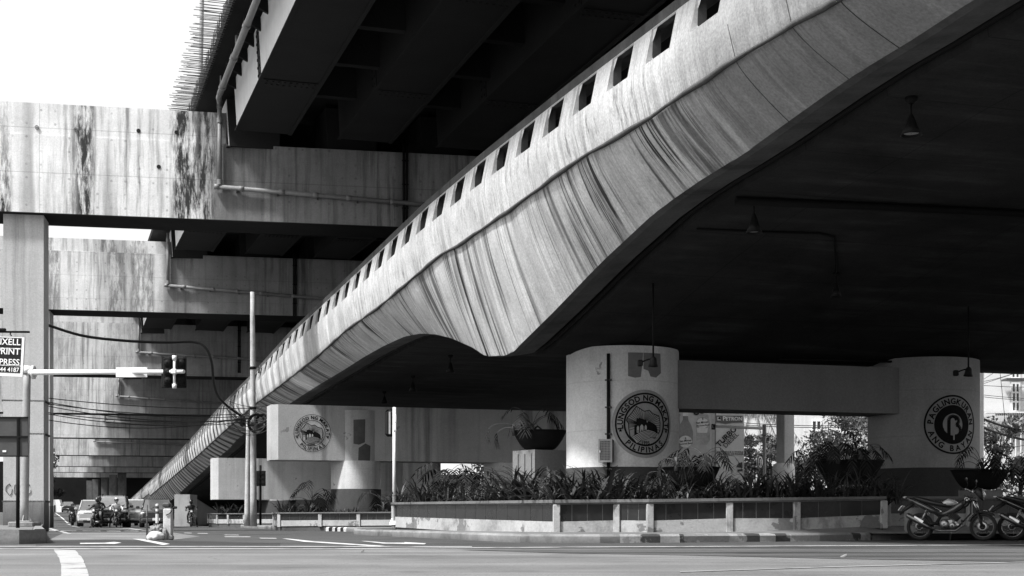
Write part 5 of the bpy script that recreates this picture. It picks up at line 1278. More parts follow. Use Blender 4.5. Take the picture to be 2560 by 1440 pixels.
# mast-arm signal seen beyond
Yv=52; root=thing('traffic_signal','pale mast arm signal post beyond the beam with its arm crossing the banner','traffic signal',(xat(1912,Yv),Yv,0))
m=MB(); m.cyl((xat(1911,Yv),Yv,0),(xat(1911,Yv),Yv,zat(1068,Yv)),.062,n=12); m.cyl((xat(1911,Yv),Yv,zat(1090,Yv)),(xat(1911,Yv),Yv,zat(1062,Yv)),.075,n=12); m.build('pole',m_post,root)
m=MB(); m.cyl(at(1912,1071,Yv),at(1786,1066,Yv),.055,.05,n=12); m.build('mast_arm',m_wpaint,root)
m=MB(); m.bev(at(1783,1067,Yv-.05),(.13,.05,.2),.01); m.build('street_plate',m_dsign,root)
vs,fs=text2d('I.',.13,.02); m=MB(); m.add([at(1783,1070,Yv-.085)+Vector((a,0,b)) for a,b in vs],fs); m.build('lettering',m_wsign,root)
# U-turn sign
root=thing('road_sign','round white sign with a bent U-turn arrow beside the mast arm post','road sign',(xat(1899,51),51,0))
m=MB(); c=at(1899,1155,51); Mz=Matrix.Rotation(R(55),3,'Z'); m.lathe([(.02,-.02),(.25,-.02),(.25,.02),(.02,.02)],c,n=28,M=Mz@Matrix.Rotation(R(90),3,'X')); m.build('plate',m_wsign,root)
m=MB(); 
def us(x,z,o=-.03): return c+Mz@Vector((x,o,z))
def bar(p,q,w): 
    p=Vector(p);q=Vector(q); d=(q-p).normalized(); n=Vector((-d.y,d.x))*w/2; m.add([us(p.x+n.x,p.y+n.y),us(q.x+n.x,q.y+n.y),us(q.x-n.x,q.y-n.y),us(p.x-n.x,p.y-n.y)],[(0,1,2,3)])
bar((.08,-.15),(.08,.05),.05); ar=[(.0+.08*math.cos(a),.05+.08*math.sin(a)) for a in [PI*i/8 for i in range(9)]]
for a,b in zip(ar,ar[1:]): bar(a,b,.05)
bar((-.08,.05),(-.08,-.06),.05); m.add([us(-.15,-.05),us(-.01,-.05),us(-.08,-.15)],[(0,1,2)])
for j in range(28): a=2*PI*j/28; b=2*PI*(j+1)/28; m.add([us(.215*math.cos(a),.215*math.sin(a)),us(.25*math.cos(a),.25*math.sin(a)),us(.25*math.cos(b),.25*math.sin(b)),us(.215*math.cos(b),.215*math.sin(b))],[(0,1,2,3)])
m.build('arrow_marking',m_dsign,root)
m=MB(); m.cyl((xat(1899,51.1),51.1,0),(xat(1899,51.1),51.1,zat(1145,51)),.03,n=8); m.build('post',m_post,root)
# billboard with bottles
Yk=72; root=thing('billboard','tall drinks billboard showing bottles and cans of flavored beer beyond the near column','billboard',(xat(1735,Yk),Yk,0))
X=lambda px: xat(px,Yk); Z=lambda py: zat(py,Yk)
m=MB(); m.box((X(1728),Yk+.1,(Z(985)+Z(1180))/2),(X(1779)-X(1677),.14,Z(985)-Z(1180))); m.build('panel',plain('poster_grey',.34,.6,var=.2,scale=.6),root)
m=MB(); m.box((X(1784),Yk+.2,Z(1000)/2),(X(1789)-X(1779.5),.3,Z(1000))); m.build('frame_post',m_post,root)
def flat(m,pts,o,mi=0): m.add([Vector((X(a),Yk+.03-o,Z(b))) for a,b in pts],[tuple(range(len(pts)))],mi)
m=MB(); 
BT=[(-10,1118),(-18,1108),(-19,1080),(-14,1062),(-7,1050),(-6,1034),(-8,1031),(-8,1026),(8,1026),(8,1031),(6,1034),(7,1050),(14,1062),(19,1080),(18,1108),(10,1118)]
flat(m,[(1714+a,b) for a,b in BT],.005,0); flat(m,[(1694+a*.9,b+8) for a,b in BT],.002,0)
flat(m,[(1758+a*.95,b) for a,b in [(-18,1100),(-19,1060),(-13,1036),(13,1036),(19,1060),(18,1100),(10,1112),(-10,1112)]],.005,1)
m.build('bottle_print',[plain('print_dark_grey',.16,.5,var=.35,scale=1.5),plain('print_mid_grey',.27,.5,var=.3,scale=2)],root)
m=MB()
flat(m,[(1714+17*math.cos(a),1104+15*math.sin(a)) for a in [2*PI*i/20 for i in range(20)]],.012); flat(m,[(1756+15*math.cos(a),1058+13*math.sin(a)) for a in [2*PI*i/20 for i in range(20)]],.012)
flat(m,[(1707,1026),(1721,1026),(1721,1040),(1707,1040)],.012); flat(m,[(1742,1070),(1770,1070),(1768,1082),(1744,1082)],.012)
m.build('label_print',plain('print_pale',.5,.5,var=.15),root)
m=MB()
def wr(st,px,py,sz,rot=0,bold=.02,o=.02,wx=1.0):
    vs,fs=text2d(st,sz,bold,wx); c_=math.cos(R(rot));s_=math.sin(R(rot)); m.add([Vector((X(px)+a*c_-b*s_,Yk+.03-o,Z(py)+a*s_+b*c_)) for a,b in vs],fs)
wr('B',1714,1098,.14); wr('San Miguel',1714,1104,.15,6,wx=.95); wr('Flavored Beer',1714,1111,.13,6,wx=.95); wr('B',1757,1049,.14); wr('San Miguel',1756,1058,.14,6); wr('Flavored Beer',1758,1065,.115,6)
wr('ect!',1757,1033,.62,14,.03); wr('oo',1700,1027,.5,0,.04)
m.build('lettering',m_dsign,root)
# petrol banner
Yk=66; root=thing('banner_sign','tall white petrol station banner with a dark header and slanted lettering','banner',(xat(1824,Yk),Yk,0))
m=MB(); m.box((X(1824.5),Yk+.1,Z(985)/2+.3),(X(1858.5)-X(1790.5),.12,Z(985)-.6)); m.build('panel',plain('banner_white',.58,.5,var=.08),root)
m=MB(); flat(m,[(1791,1038.5),(1857,1039.5),(1857,1056),(1830,1057),(1815,1060),(1800,1057),(1791,1056)],.012); m.build('header',plain('banner_header',.12,.5,var=.15),root)
m=MB(); wr('P',1810.5,1051,.28,0,.03,.03); wr('ETRON',1835,1051,.235,0,.03,.03); flat(m,[(1793.5,1042),(1802.5,1042),(1802.5,1051),(1793.5,1051)],.02); m.build('header_lettering',m_wsign,root)
m=MB(); wr('TURBO',1821,1096,.36,45,.02,.03,1.0); wr('DIESEL',1831,1104,.30,45,.005,.03,1.0); m.add([Vector((X(a),Yk-.0,Z(b))) for a,b in((1795,1113),(1812,1100),(1813,1102))],[(0,1,2)])
m.build('lettering',m_dsign,root); m=MB()
wr('EXPERIENCE A WHOLE',1826,1132,.115,0,.02,.03); wr('NEW LEVEL OF POWER',1826,1137.5,.115,0,.02,.03); m.build('slogan',m_dsign,root)
m=MB(); flat(m,[(1795,1047.5),(1797,1042.5),(1803,1042.5),(1801,1045),(1804,1049)],.032); m.build('emblem',m_dsign,root)
m=MB(); flat(m,[(1840,1168),(1846,1158),(1856,1155),(1857,1170)],.012); flat(m,[(1843,1174),(1857,1172),(1857,1178),(1845,1179)],.012); m.build('printed_car',m_msign,root)
for px,lab in((1790.5,'left'),(1858.5,'right')): m=MB(); m.cyl((X(px),Yk+.1,0),(X(px),Yk+.1,Z(985)),.05,n=8); m.build('post',m_post,root)
# parked cars deep behind the banner are hidden by leaves; wires at the right
random.seed(21)
for i,(a,b,s) in enumerate((((2440,960),(2520,910),.0),((2440,1040),(2700,1085),.3),((2440,1062),(2700,1105),.3),((2440,985),(2700,996),.1),((2440,990),(2700,1000),.1),((2450,955),(2640,880),.2),((2440,965),(2640,900),.0),((2440,1120),(2640,1090),.2),((2440,962),(2700,962),.1),((2500,930),(2530,1220),.0))):
    A=at(a[0],a[1],58); B=at(b[0],b[1],62); cable('street wire sagging before the pale building at the right edge',sag(A,B,s,10),.05 if i in(1,2) else .012,'street wires at the right edge','wire')
for i,(a,b) in enumerate((((1855,1057),(2180,1062)),((1855,1062),(2180,1066)))): cable('thin street wire beyond the cross beam',sag(at(*a,75),at(*b,75),.1,8),.02,'street wires beyond the cross beam','wire')
m=MB(); pts=[at(2162+ i*1.6,1028+i*7,69) for i in range(8)]; m.tube(pts,.03,5)
for q in pts[::1]: m.ell(q,(.07,.07,.13))
o=m.build('insulator_string',m_cable); tag(o,'dark beaded insulator string hanging left of the right column','insulator')
# palm fronds behind the beam
random.seed(4); m=MB(); c=at(1885,1015,85)
for i in range(9):
    a=-.3+i*.35; d=Vector((math.cos(a)*1.0,.2*math.sin(i),0)); pts=[c+d*(s*.6)-UP*(s*s*.09) for s in range(6)]; m.tube(pts,[.03,.03,.025,.02,.012,.006],4)
    for s in range(1,6):
        for sd in(-1,1):
            for q in(0,.33,.66): 
                p=pts[s-1].lerp(pts[s],q); m.add([p,p+Vector((.06,0,-.1)),p+Vector((sd*.12,sd*.1,-.9+.08*s))],[(0,1,2)])
o=m.build('palm_frond',m_leaf3,fix=False); tag(o,'drooping palm frond hanging in front of the streaked white building','palm frond')
# ================================================================ far end of the road under the expressway
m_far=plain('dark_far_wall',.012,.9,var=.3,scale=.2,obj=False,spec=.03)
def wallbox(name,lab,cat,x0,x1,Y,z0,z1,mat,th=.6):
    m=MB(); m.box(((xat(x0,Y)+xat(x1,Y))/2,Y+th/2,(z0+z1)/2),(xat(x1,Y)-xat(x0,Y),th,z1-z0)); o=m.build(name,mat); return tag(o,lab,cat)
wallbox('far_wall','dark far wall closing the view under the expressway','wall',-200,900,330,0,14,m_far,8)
wallbox('barrier_wall','low grey barrier wall across the far road left of the riders','wall',150,262,215,1.2,zat(1262,215),m_grey)
wallbox('barrier_wall','pale wall beyond the parked white car far at the left','wall',60,150,225,1.2,zat(1249,225),m_bwall)
m=MB(); Yw=212; m.prism([(xat(143,Yw),zat(1281,Yw)),(xat(158,Yw),zat(1281,Yw)),(xat(148,Yw),zat(1249,Yw)),(xat(138,Yw),zat(1249,Yw))],Yw,Yw+1,tf=lambda q:Vector((q.x,q.z,q.y))); o=m.build('road_divider',m_wpaint); tag(o,'slanted white end of a concrete divider far down the road','divider')
m=MB(); Yw=190; m.cyl((xat(137,Yw),Yw,zat(1281,Yw)),(xat(137,Yw),Yw,zat(1263,Yw)),.12,n=8); o=m.build('post',m_msign); tag(o,'thin grey post before the slanted white divider','post')
# slender far piers deep in the shade
for i,(px,Y) in enumerate(((240,300),(262,290),(283,270),(305,250),(225,310))):
    m=MB(); m.box((xat(px,Y),Y,4.5),(1.2,1.2,9)); o=m.build('far_pier',m_lip); tag(o,'slender dim pier far down in the shade under the expressway','pier','dim far piers under the expressway')
# blank gantry sign at the left
Yw=118; root=thing('road_sign','small far blank sign seen from behind beside the near pillar','road sign',(xat(112,Yw),Yw,gz(Yw)))
m=MB(); m.box(at(112,1143,Yw),(50/F*Yw,.08,44/F*Yw)); m.build('sign_panel',m_msign,root)
m=MB()
for py in(1132,1156): m.box(at(112,py,Yw-.08),(50/F*Yw,.06,.09))
m.build('rib',m_wpaint,root); m=MB(); m.cyl(at(104,1300,Yw),at(104,1122,Yw),.09,n=8); m.build('post',m_msign,root)
# unseen block added behind the camera to close off low sky
def sky_blocker(lab,x0,x1,y0,y1,h):
    m=MB(); m.box(((x0+x1)/2,(y0+y1)/2,h/2),(x1-x0,y1-y0,h)); o=m.build('building',m_grey); tag(o,lab,'building')
sky_blocker('plain grey block added unseen behind the viewer to shut off low sky',6,60,-75,-45,34)
wallbox('wall','dark grey wall far under the flyover behind the second pier','wall',690,1200,100,0,3.6,m_grey)
# ================================================================ vehicles
m_cblk=plain('black_car_paint',.015,.18,var=.1,coat=.8,spec=.6); m_cwht=plain('white_car_paint',.40,.25,var=.05,coat=.6); m_csil=plain('silver_car_paint',.55,.28,.15,var=.05,coat=.6); m_cgry=plain('dark_grey_car_paint',.04,.22,var=.08,coat=.7)
m_tyre=plain('tyre_rubber',.016,.8,var=.25,scale=12); m_plastic=plain('black_plastic',.02,.5,var=.2); m_wsc=plain('windscreen_glass',.10,.06,var=.25,scale=.8,coat=1.0,spec=.8)
def make_car(name,label,cat,loc,rz,paint,L=4.6,W=1.85,H=1.8,hood=1.02,hl=1.15,glass=m_wsc,grille_z=(.55,.85),lamps=True,plate=True,roofrack=False,group=None):
    """front faces -Y"""
    root=thing(name,label,cat,(0,0,0),group); w=W/2
    # body: lofted lower shell
    st=[(-L/2,.80,.42,.80),(-L/2+.12,.93,.30,.92),(-L/2+.35,.98,.24,hood-.05),(-L/2+hl,1.0,.22,hood),(-L/2+hl+.3,1.0,.22,hood+.02),(L*.2,1.0,.22,hood+.03),(L/2-.25,.98,.26,hood+.03),(L/2-.06,.93,.36,hood),(L/2,.85,.5,hood-.1)]
    m=MB(); k=[]
    for (y,ws,z0,z1) in st:
        ww=w*ws; h=z1-z0
        ring=[(-ww*.92,z0),(-ww,z0+h*.25),(-ww*1.0,z0+h*.6),(-ww*.94,z0+h*.92),(-ww*.80,z1),(ww*.80,z1),(ww*.94,z0+h*.92),(ww,z0+h*.6),(ww,z0+h*.25),(ww*.92,z0)]
        k.append(len(m.v)); m.v+=[Vector((x,y,z)) for x,z in ring]
    for i in range(len(st)-1):
        for j in range(10): m.f.append([k[i]+j,k[i]+(j+1)%10,k[i+1]+(j+1)%10,k[i+1]+j]); m.m.append(0); m.sm.add(len(m.f)-1)
    m.f.append([k[0]+j for j in range(9,-1,-1)]); m.m.append(0); m.f.append([k[-1]+j for j in range(10)]); m.m.append(0)
    m.build('body',paint,root)
    yf=-L/2+hl; yr=L/2-.25; b0,b1=w*.88,w*.74; zr=H
    def cab(y0,y1,z0,z1,x0,x1): return
    A=[(-b0,yf,hood),(b0,yf,hood),(b1,yf+.75,zr-.06),(-b1,yf+.75,zr-.06)]
    Bk=[(-b0,yr+.1,hood),(b0,yr+.1,hood),(b1,yr-.18,zr-.06),(-b1,yr-.18,zr-.06)]
    m=MB(); m.add([A[3],A[2],Bk[2],Bk[3],(-b1*.92,yf+.9,zr),(b1*.92,yf+.9,zr),(b1*.92,yr-.3,zr),(-b1*.92,yr-.3,zr)],[(0,1,5,4),(1,2,6,5),(2,3,7,6),(3,0,4,7),(4,5,6,7)])
    for s in(-1,1):
        def P(q): return Vector((q[0],q[1],q[2]))
        a0=Vector((s*b0,yf,hood)); a1=Vector((s*b1,yf+.75,zr-.06)); c0=Vector((s*b0,yr+.1,hood)); c1=Vector((s*b1,yr-.18,zr-.06))
        m.tube([a0,a1],.05,6); m.tube([c0,c1],.07,6); p0=a0.lerp(c0,.42); p1=a1.lerp(c1,.42); m.tube([p0,p1],.045,6); m.tube([a1,c1],.045,6)
    m.build('roof',paint,root)
    if roofrack:
        m=MB(); 
        for s in(-1,1): m.tube([(s*b1*.85,yf+.9,zr+.06),(s*b1*.85,yr-.4,zr+.06)],.025,6)
        m.build('roof_rack',m_plastic,root)
    m=MB(); m.add(A,[(0,1,2,3)]); m.build('windshield',glass,root)
    m=MB(); m.add(Bk,[(0,3,2,1)]); m.build('rear_window',m_glass,root)
    for s in(-1,1):
        m=MB(); m.add([(s*b0,yf,hood),(s*b1,yf+.75,zr-.06),(s*b1,yr-.18,zr-.06),(s*b0,yr+.1,hood)],[(0,1,2,3)]); m.build('side_window',m_glass,root)
    y=-L/2
    m=MB(); m.bev((0,y+.10,sum(grille_z)/2),(W*.5,.14,grille_z[1]-grille_z[0]),.03); 
    m.build('grille',m_plastic,root)
    g=MB(); 
    for q in range(2): g.box((0,y+.02,grille_z[0]+(grille_z[1]-grille_z[0])*(q+1)/3),(W*.48,.03,.025))
    g.box((0,y+.015,grille_z[1]+.02),(W*.5,.04,.03)); g.build('grille_bar',m_chrome,root)
    m=MB(); m.bev((0,y+.06,.42),(W*.9,.24,.22),.07); m.build('bumper',paint,root)
    m=MB(); m.bev((0,y-.0,.36),(W*.55,.16,.12),.03); m.build('air_intake',m_plastic,root)
    for s in(-1,1):
        m=MB(); m.bev((s*W*.37,y+.16,grille_z[1]-.05),(W*.19,.26,.17),.05,R(-14*s)); m.build('headlight',m_lensw,root)
        m=MB(); m.lathe([(.01,0),(.06,.0),(.07,.03)],(s*W*.38,y+.0,.44),n=10,M=Matrix.Rotation(R(-90),3,'X')); m.build('fog_lamp',m_lensw,root)
        mr=MB(); mr.bev((s*(w+.12),yf+.35,hood+.10),(.2,.12,.15),.04); mr.box((s*(w),yf+.37,hood+.05),(.12,.05,.04)); mr.build('mirror',paint,root)
        m=MB(); m.box((s*(w*.98),yf+1.25,hood-.12),(.03,.16,.03)); m.build('door_handle',m_chrome,root)
    if plate:
        m=MB(); m.bev((0,y-.075,.46),(.4,.02,.14),.008); p=m.build('number_plate',m_wsign,root)
    m=MB()
    for s in(-.35,.35): m.tube([(s,yf-.02,hood+.015),(s+.35,yf+.18,hood+.2)],.012,5)
    m.build('wiper',m_plastic,root)
    for s in(-1,1):
        for yy_ in(-L/2+.85,L/2-.85):
            t=MB(); t.lathe([(.2,-.1),(.32,-.11),(.345,-.07),(.345,.07),(.32,.11),(.2,.1)],(s*(w-.10),yy_,.345),axis='X',n=22); wh=t.build('wheel',m_tyre,root)
            r=MB(); r.lathe([(.01,s*.06),(.08,s*.07),(.2,s*.04),(.21,s*.1)],(s*(w-.10),yy_,.345),axis='X',n=18); r.build('rim',m_steel,wh)
    root.location=loc; root.rotation_euler=(0,0,rz); return root
def road(px,Y): return (xat(px,Y),Y,gz(Y)+.0)
AZ=TH
make_car('suv','large black sport utility vehicle waiting at the stop line between two riders','car',road(283,84),AZ*.75,m_cblk,L=4.9,W=1.92,H=1.86,hood=1.12,roofrack=True,glass=plain('sky_lit_windscreen',.55,.06,var=.2,scale=.8,coat=1.0,spec=.8),grille_z=(.68,.98))  # windscreen's pale base colour stands in for reflected sky
make_car('van','white van half hidden behind the leftmost pair of stopped motorcycles','car',road(232,92),AZ*.75,m_cwht,L=4.6,W=1.75,H=1.72,hood=1.05)
make_car('minivan','silver minivan stopped right of the black vehicle','car',road(345,87),AZ*.75,m_csil,L=4.6,W=1.75,H=1.68,hood=1.02)
make_car('suv','dark pickup-like car behind the sandbagged barrier','car',road(392,80),AZ*.75,m_cgry,L=4.7,W=1.8,H=1.62,hood=1.02,grille_z=(.5,.82))
make_car('car','silver car queueing behind the black vehicle',  'car',road(262,108),AZ*.75,m_csil,L=4.5,W=1.75,H=1.6,hood=.98)
make_car('van','dark van queueing behind the silver minivan','car',road(368,108),AZ*.75,m_cgry,L=4.7,W=1.8,H=2.0,hood=1.1)
make_car('car','pale car glimpsed between the black vehicle and the silver minivan','car',road(326,104),AZ*.75,m_cwht,L=4.5,W=1.75,H=1.62,hood=.98)
make_car('car','white car parked far at the left beside the near pillar','car',(xat(112,196),196,gz(196)),AZ,m_cwht,L=4.5,W=1.75,H=1.55,hood=.9)
make_car('car','dark car deep in the shade far down the road','car',(xat(170,205),205,gz(205)),AZ,m_cgry,L=4.4,W=1.75,H=1.5,hood=.9)
# ---------------------------------------------------------------- motorcycles (front towards +X)
m_rimD=plain('dark_alloy_rim',.12,.4,.8); m_rimS=plain('dull_chrome_rim',.30,.3,1.0); m_muf=plain('dull_muffler',.16,.35,.9)
def torus(m,c,R0,r,n=30,k=8,mi=0,rot=None):
    v=[]
    for i in range(n):
        a=2*PI*i/n
        for j in range(k):
            b=2*PI*j/k; q=Vector(((R0+r*math.cos(b))*math.cos(a),r*1.15*math.sin(b),(R0+r*math.cos(b))*math.sin(a))); v.append(Vector(c)+q)
    m.add(v,[(i*k+j,i*k+(j+1)%k,((i+1)%n)*k+(j+1)%k,((i+1)%n)*k+j) for i in range(n) for j in range(k)],mi,True)
def make_bike(name,label,body,fine=True,spoked=False,group=None,wb=1.27,scooter=False):
    root=thing(name,label,'motorcycle',(0,0,0),group); Rw=.285; xr,xf=-wb/2,wb/2
    for x,nm in((xr,'r'),(xf,'f')):
        m=MB(); torus(m,(x,0,Rw),Rw-.045,.042 if nm=='r' else .036); w=m.build('wheel',m_tyre,root)
        m=MB(); torus(m,(x,0,Rw),Rw-.082,.013,28,6); m.lathe([(.035,-.05),(.05,-.03),(.05,.03),(.035,.05)],(x,0,Rw),axis='Y',n=14)
        if spoked:
            for q in range(18): a=2*PI*q/18; m.tube([(x+.045*math.cos(a+.35),.03*(-1)**q,Rw+.045*math.sin(a+.35)),(x+(Rw-.088)*math.cos(a),0,Rw+(Rw-.088)*math.sin(a))],.0035,4)
        else:
            for q in range(5):
                a=2*PI*q/5+.3
                for da in(-.12,.12): m.tube([(x+.045*math.cos(a),0,Rw+.045*math.sin(a)),(x+(Rw-.088)*math.cos(a+da),0,Rw+(Rw-.088)*math.sin(a+da))],[.013,.009],5)
        m.build('rim',m_rimS if spoked else m_rimD,w)
        m=MB(); m.lathe([(.06,-.004),(.115 if nm=='f' else .085,-.004),(.115 if nm=='f' else .085,.004),(.06,.004)],(x,-.06,Rw),axis='Y',n=22); m.build('brake_disc',m_steel,w)
    # fork
    hx,hz=xf-.235,.93
    m=MB()
    for s in(-.085,.085):
        m.tube([(xf,s,Rw),(xf-.10,s,.56)],.026,8,mi=0); m.tube([(xf-.10,s,.56),(hx+.03,s,hz-.06)],.017,8,mi=1)
    m.box((hx+.045,0,hz-.10),(.07,.22,.04),mi=0); m.build('fork',[m_plastic,m_chrome],root)
    # front mudguard
    m=MB(); pr=[]; 
    for i in range(9):
        a=R(160-i*14); 
        for (yy_,dr) in((-.06,-.03),(-.045,.0),(0,.012),(.045,.0),(.06,-.03)): pr.append(Vector((xf+(Rw+.03+dr)*math.cos(a),yy_,Rw+(Rw+.03+dr)*math.sin(a))))
    m.add(pr,[(i*5+j,i*5+j+1,i*5+6+j,i*5+5+j) for i in range(8) for j in range(4)],0,True); m.build('front_mudguard',body,root)
    # frame
    m=MB(); m.tube([(hx+.0,0,hz-.06),(hx-.10,0,.72),(-.05,0,.55),(-.22,0,.50),(-.30,0,.36)],.035,8); m.tube([(hx-.02,0,.80),(hx-.02,0,.55),(.15,0,.30),(-.20,0,.26)],.018,7)
    for s in(-.09,.09): m.tube([(-.22,s,.48),(-.55,s,.70),(-.80,s,.80)],.016,6)
    m.build('frame',m_plastic,root)
    # swing arm, shock, chain guard
    m=MB()
    for s in(-.085,.085): m.tube([(-.26,s,.36),(xr,s,Rw)],.022,6)
    m.box((-.45,.10,.37),(.42,.012,.06),Matrix.Rotation(R(12),3,'Y')); m.build('swing_arm',m_plastic,root)
    m=MB()
    for s in(-.11,.11):
        m.tube([(xr+.03,s,Rw+.05),(xr+.17,s,.64)],.012,6)
        for q in range(7): c=Vector((xr+.03,s,Rw+.05)).lerp(Vector((xr+.17,s,.64)),.35+q*.09); torus_r=.024; m.lathe([(torus_r,-.006),(torus_r+.006,0),(torus_r,.006)],c,n=8)
    m.build('shock_absorber',m_chrome,root)
    # engine
    m=MB(); m.bev((-.06,0,.345),(.30,.22,.20),.04,Matrix.Rotation(R(-8),3,'Y')); m.lathe([(.02,-.15),(.085,-.145),(.095,-.12),(.095,.12),(.085,.145),(.02,.15)],(-.10,0,.33),axis='Y',n=18); m.lathe([(.02,-.145),(.06,-.14),(.07,-.12),(.07,.12),(.06,.14)],(.06,0,.30),axis='Y',n=16); m.build('engine_case',m_steel,root)
    m=MB(); Mz=Matrix.Rotation(R(-48),3,'Y')
    for q in range(7): m.box(Vector((.10,0,.44))+Mz@Vector((0,0,q*.027-.02)),(.15,.17,.011),Mz)
    m.bev(Vector((.10,0,.44))+Mz@Vector((0,0,.2)),(.14,.15,.09),.02,Mz); m.build('cylinder',m_plastic,root)
    m=MB(); m.tube([(.22,-.05,.42),(.25,-.09,.30),(.12,-.12,.20),(-.15,-.13,.19),(-.34,-.15,.23)],.019,8); m.build('exhaust_pipe',m_muf,root)
    m=MB(); m.tube([(-.30,-.155,.225),(-.40,-.165,.27),(-.42,-.165,.28),(-.84,-.185,.51),(-.86,-.185,.52)],[.02,.04,.052,.052,.03],14); m.build('muffler',m_muf,root)
    m=MB(); m.bev((-.60,-.215,.42),(.22,.012,.06),.005,Matrix.Rotation(R(29),3,'Y')); m.build('heat_shield',m_chrome,root)
    # body panels
    def shell(nm,prof,wd,mat,smooth=True):
        m=MB(); n=len(prof)
        for sx in(-1,1):
            pass
        v=[]
        for (x,z,hw,hh) in prof:
            for a in range(10):
                b=2*PI*a/10; v.append(Vector((x,hw*math.copysign(abs(math.cos(b))**.7,math.cos(b)),z+hh*math.copysign(abs(math.sin(b))**.8,math.sin(b)))))
        f=[(i*10+j,i*10+(j+1)%10,i*10+10+(j+1)%10,i*10+10+j) for i in range(n-1) for j in range(10)]
        m.add(v,f,0,smooth); m.f.append(list(range(9,-1,-1))); m.m.append(0); m.f.append([(n-1)*10+j for j in range(10)]); m.m.append(0)
        return m.build(nm,mat,root)
    shell('tail_fairing',[(-.22,.56,.07,.05),(-.40,.63,.12,.075),(-.62,.73,.12,.07),(-.82,.82,.085,.05),(-.96,.885,.03,.02)],0,body)
    shell('seat',[(.02,.70,.06,.03),(-.10,.72,.11,.05),(-.30,.75,.12,.05),(-.50,.80,.13,.055),(-.68,.855,.11,.045),(-.78,.88,.06,.02)],0,m_plastic)
    shell('front_cowl',[(.30,.80,.05,.05),(.20,.72,.10,.09),(.06,.62,.11,.085),(-.10,.55,.10,.06),(-.24,.54,.06,.04)],0,body)
    shell('tank',[(.12,.74,.05,.03),(.05,.77,.10,.06),(-.06,.77,.11,.08),(-.16,.74,.10,.06),(-.2,.72,.05,.03)],0,m_csil if fine else body)
    m=MB(); m.lathe([(.035,-.125),(.055,-.12),(.06,.12),(.035,.125)],(.335,0,.83),axis='Y',n=14); m.build('horn_cover',m_chrome,root)
    # headlight, speedo fairing
    shell('headlight_fairing',[(hx+.06,.99,.05,.04),(hx+.13,.97,.11,.10),(hx+.20,.93,.11,.12),(hx+.24,.89,.08,.08)],0,m_plastic)
    m=MB(); m.ell((hx+.215,0,.925),(.05,.085,.075)); m.build('headlight',m_lensw,root)
    m=MB(); m.ell((-.955,0,.885),(.04,.05,.025)); m.build('tail_light',m_lensw,root)
    # handlebars with grips, levers and mirrors
    m=MB(); m.tube([(hx-.14,-.36,1.005),(hx-.06,-.22,1.03),(hx,-.05,.98),(hx,.05,.98),(hx-.06,.22,1.03),(hx-.14,.36,1.005)],.012,7); m.build('handlebar',m_chrome,root)
    for s in(-1,1):
        m=MB(); m.cyl((hx-.14,s*.37,1.004),(hx-.085,s*.26,1.022),.018,n=8); m.build('grip',m_plastic,root)
        m=MB(); m.tube([(hx-.05,s*.22,1.03),(hx+.0,s*.28,1.12),(hx-.02,s*.32,1.19)],.006,5); m.ell((hx-.02,s*.33,1.215),(.018,.06,.04)); m.build('mirror',m_plastic,root)
        m=MB(); m.tube([(hx-.05,s*.22,1.02),(hx-.03,s*.35,1.0)],.006,5); m.build('lever',m_chrome,root)
        m=MB(); m.tube([(-.08,s*.12,.27),(-.08,s*.26,.27)],.014,6); m.build('footpeg',m_plastic,root)
    # rear mudguard with plate
    m=MB(); m.tube([(-.78,0,.76),(-.98,0,.62),(-1.06,0,.53)],[.05,.035,.02],6); m.build('rear_mudguard',m_plastic,root)
    m=MB(); m.bev((-1.03,0,.66),(.02,.19,.13),.005,Matrix.Rotation(R(40),3,'Y')); m.build('number_plate',m_wsign,root)
    m=MB(); m.tube([(-.05,.12,.24),(-.10,.26,.02)],.014,6); m.build('side_stand',m_steel,root)
    if scooter:
        shell('leg_shield',[(.30,.95,.16,.03),(.36,.80,.20,.10),(.30,.55,.19,.12),(.22,.36,.15,.08)],0,body)
    return root
bk=make_bike('motorcycle','dark parked motorcycle with a long silver muffler at the right kerb',m_cgry)
def place_bike(root,pr,pf,z=0.0,lean=0):
    a=Vector(pr);b=Vector(pf); root.location=((a+b)/2).xy.to_3d()+UP*z; root.rotation_euler=(R(lean),0,math.atan2(b.y-a.y,b.x-a.x))
Yq=28.9
place_bike(bk,(xat(2296,28.95),28.95,0),(xat(2462,28.2),28.2,0),0,-3)
bk2=make_bike('motorcycle','second parked motorcycle with wire spoked wheels cut by the right edge',m_cblk,spoked=True)
place_bike(bk2,(xat(2531,28.4),28.4,0),(xat(2700,28.0),28.0,0),0,-3)
m=MB(); c=Vector((xat(2298,29.6),29.6,.17)); m.lathe([(.28,.0),(.30,.05),(.30,.46),(.27,.50),(.02,.51)],c,n=26); o=m.build('concrete_drum',m_grey); tag(o,'grey round drum standing behind the rear wheel of the parked motorcycle','drum')
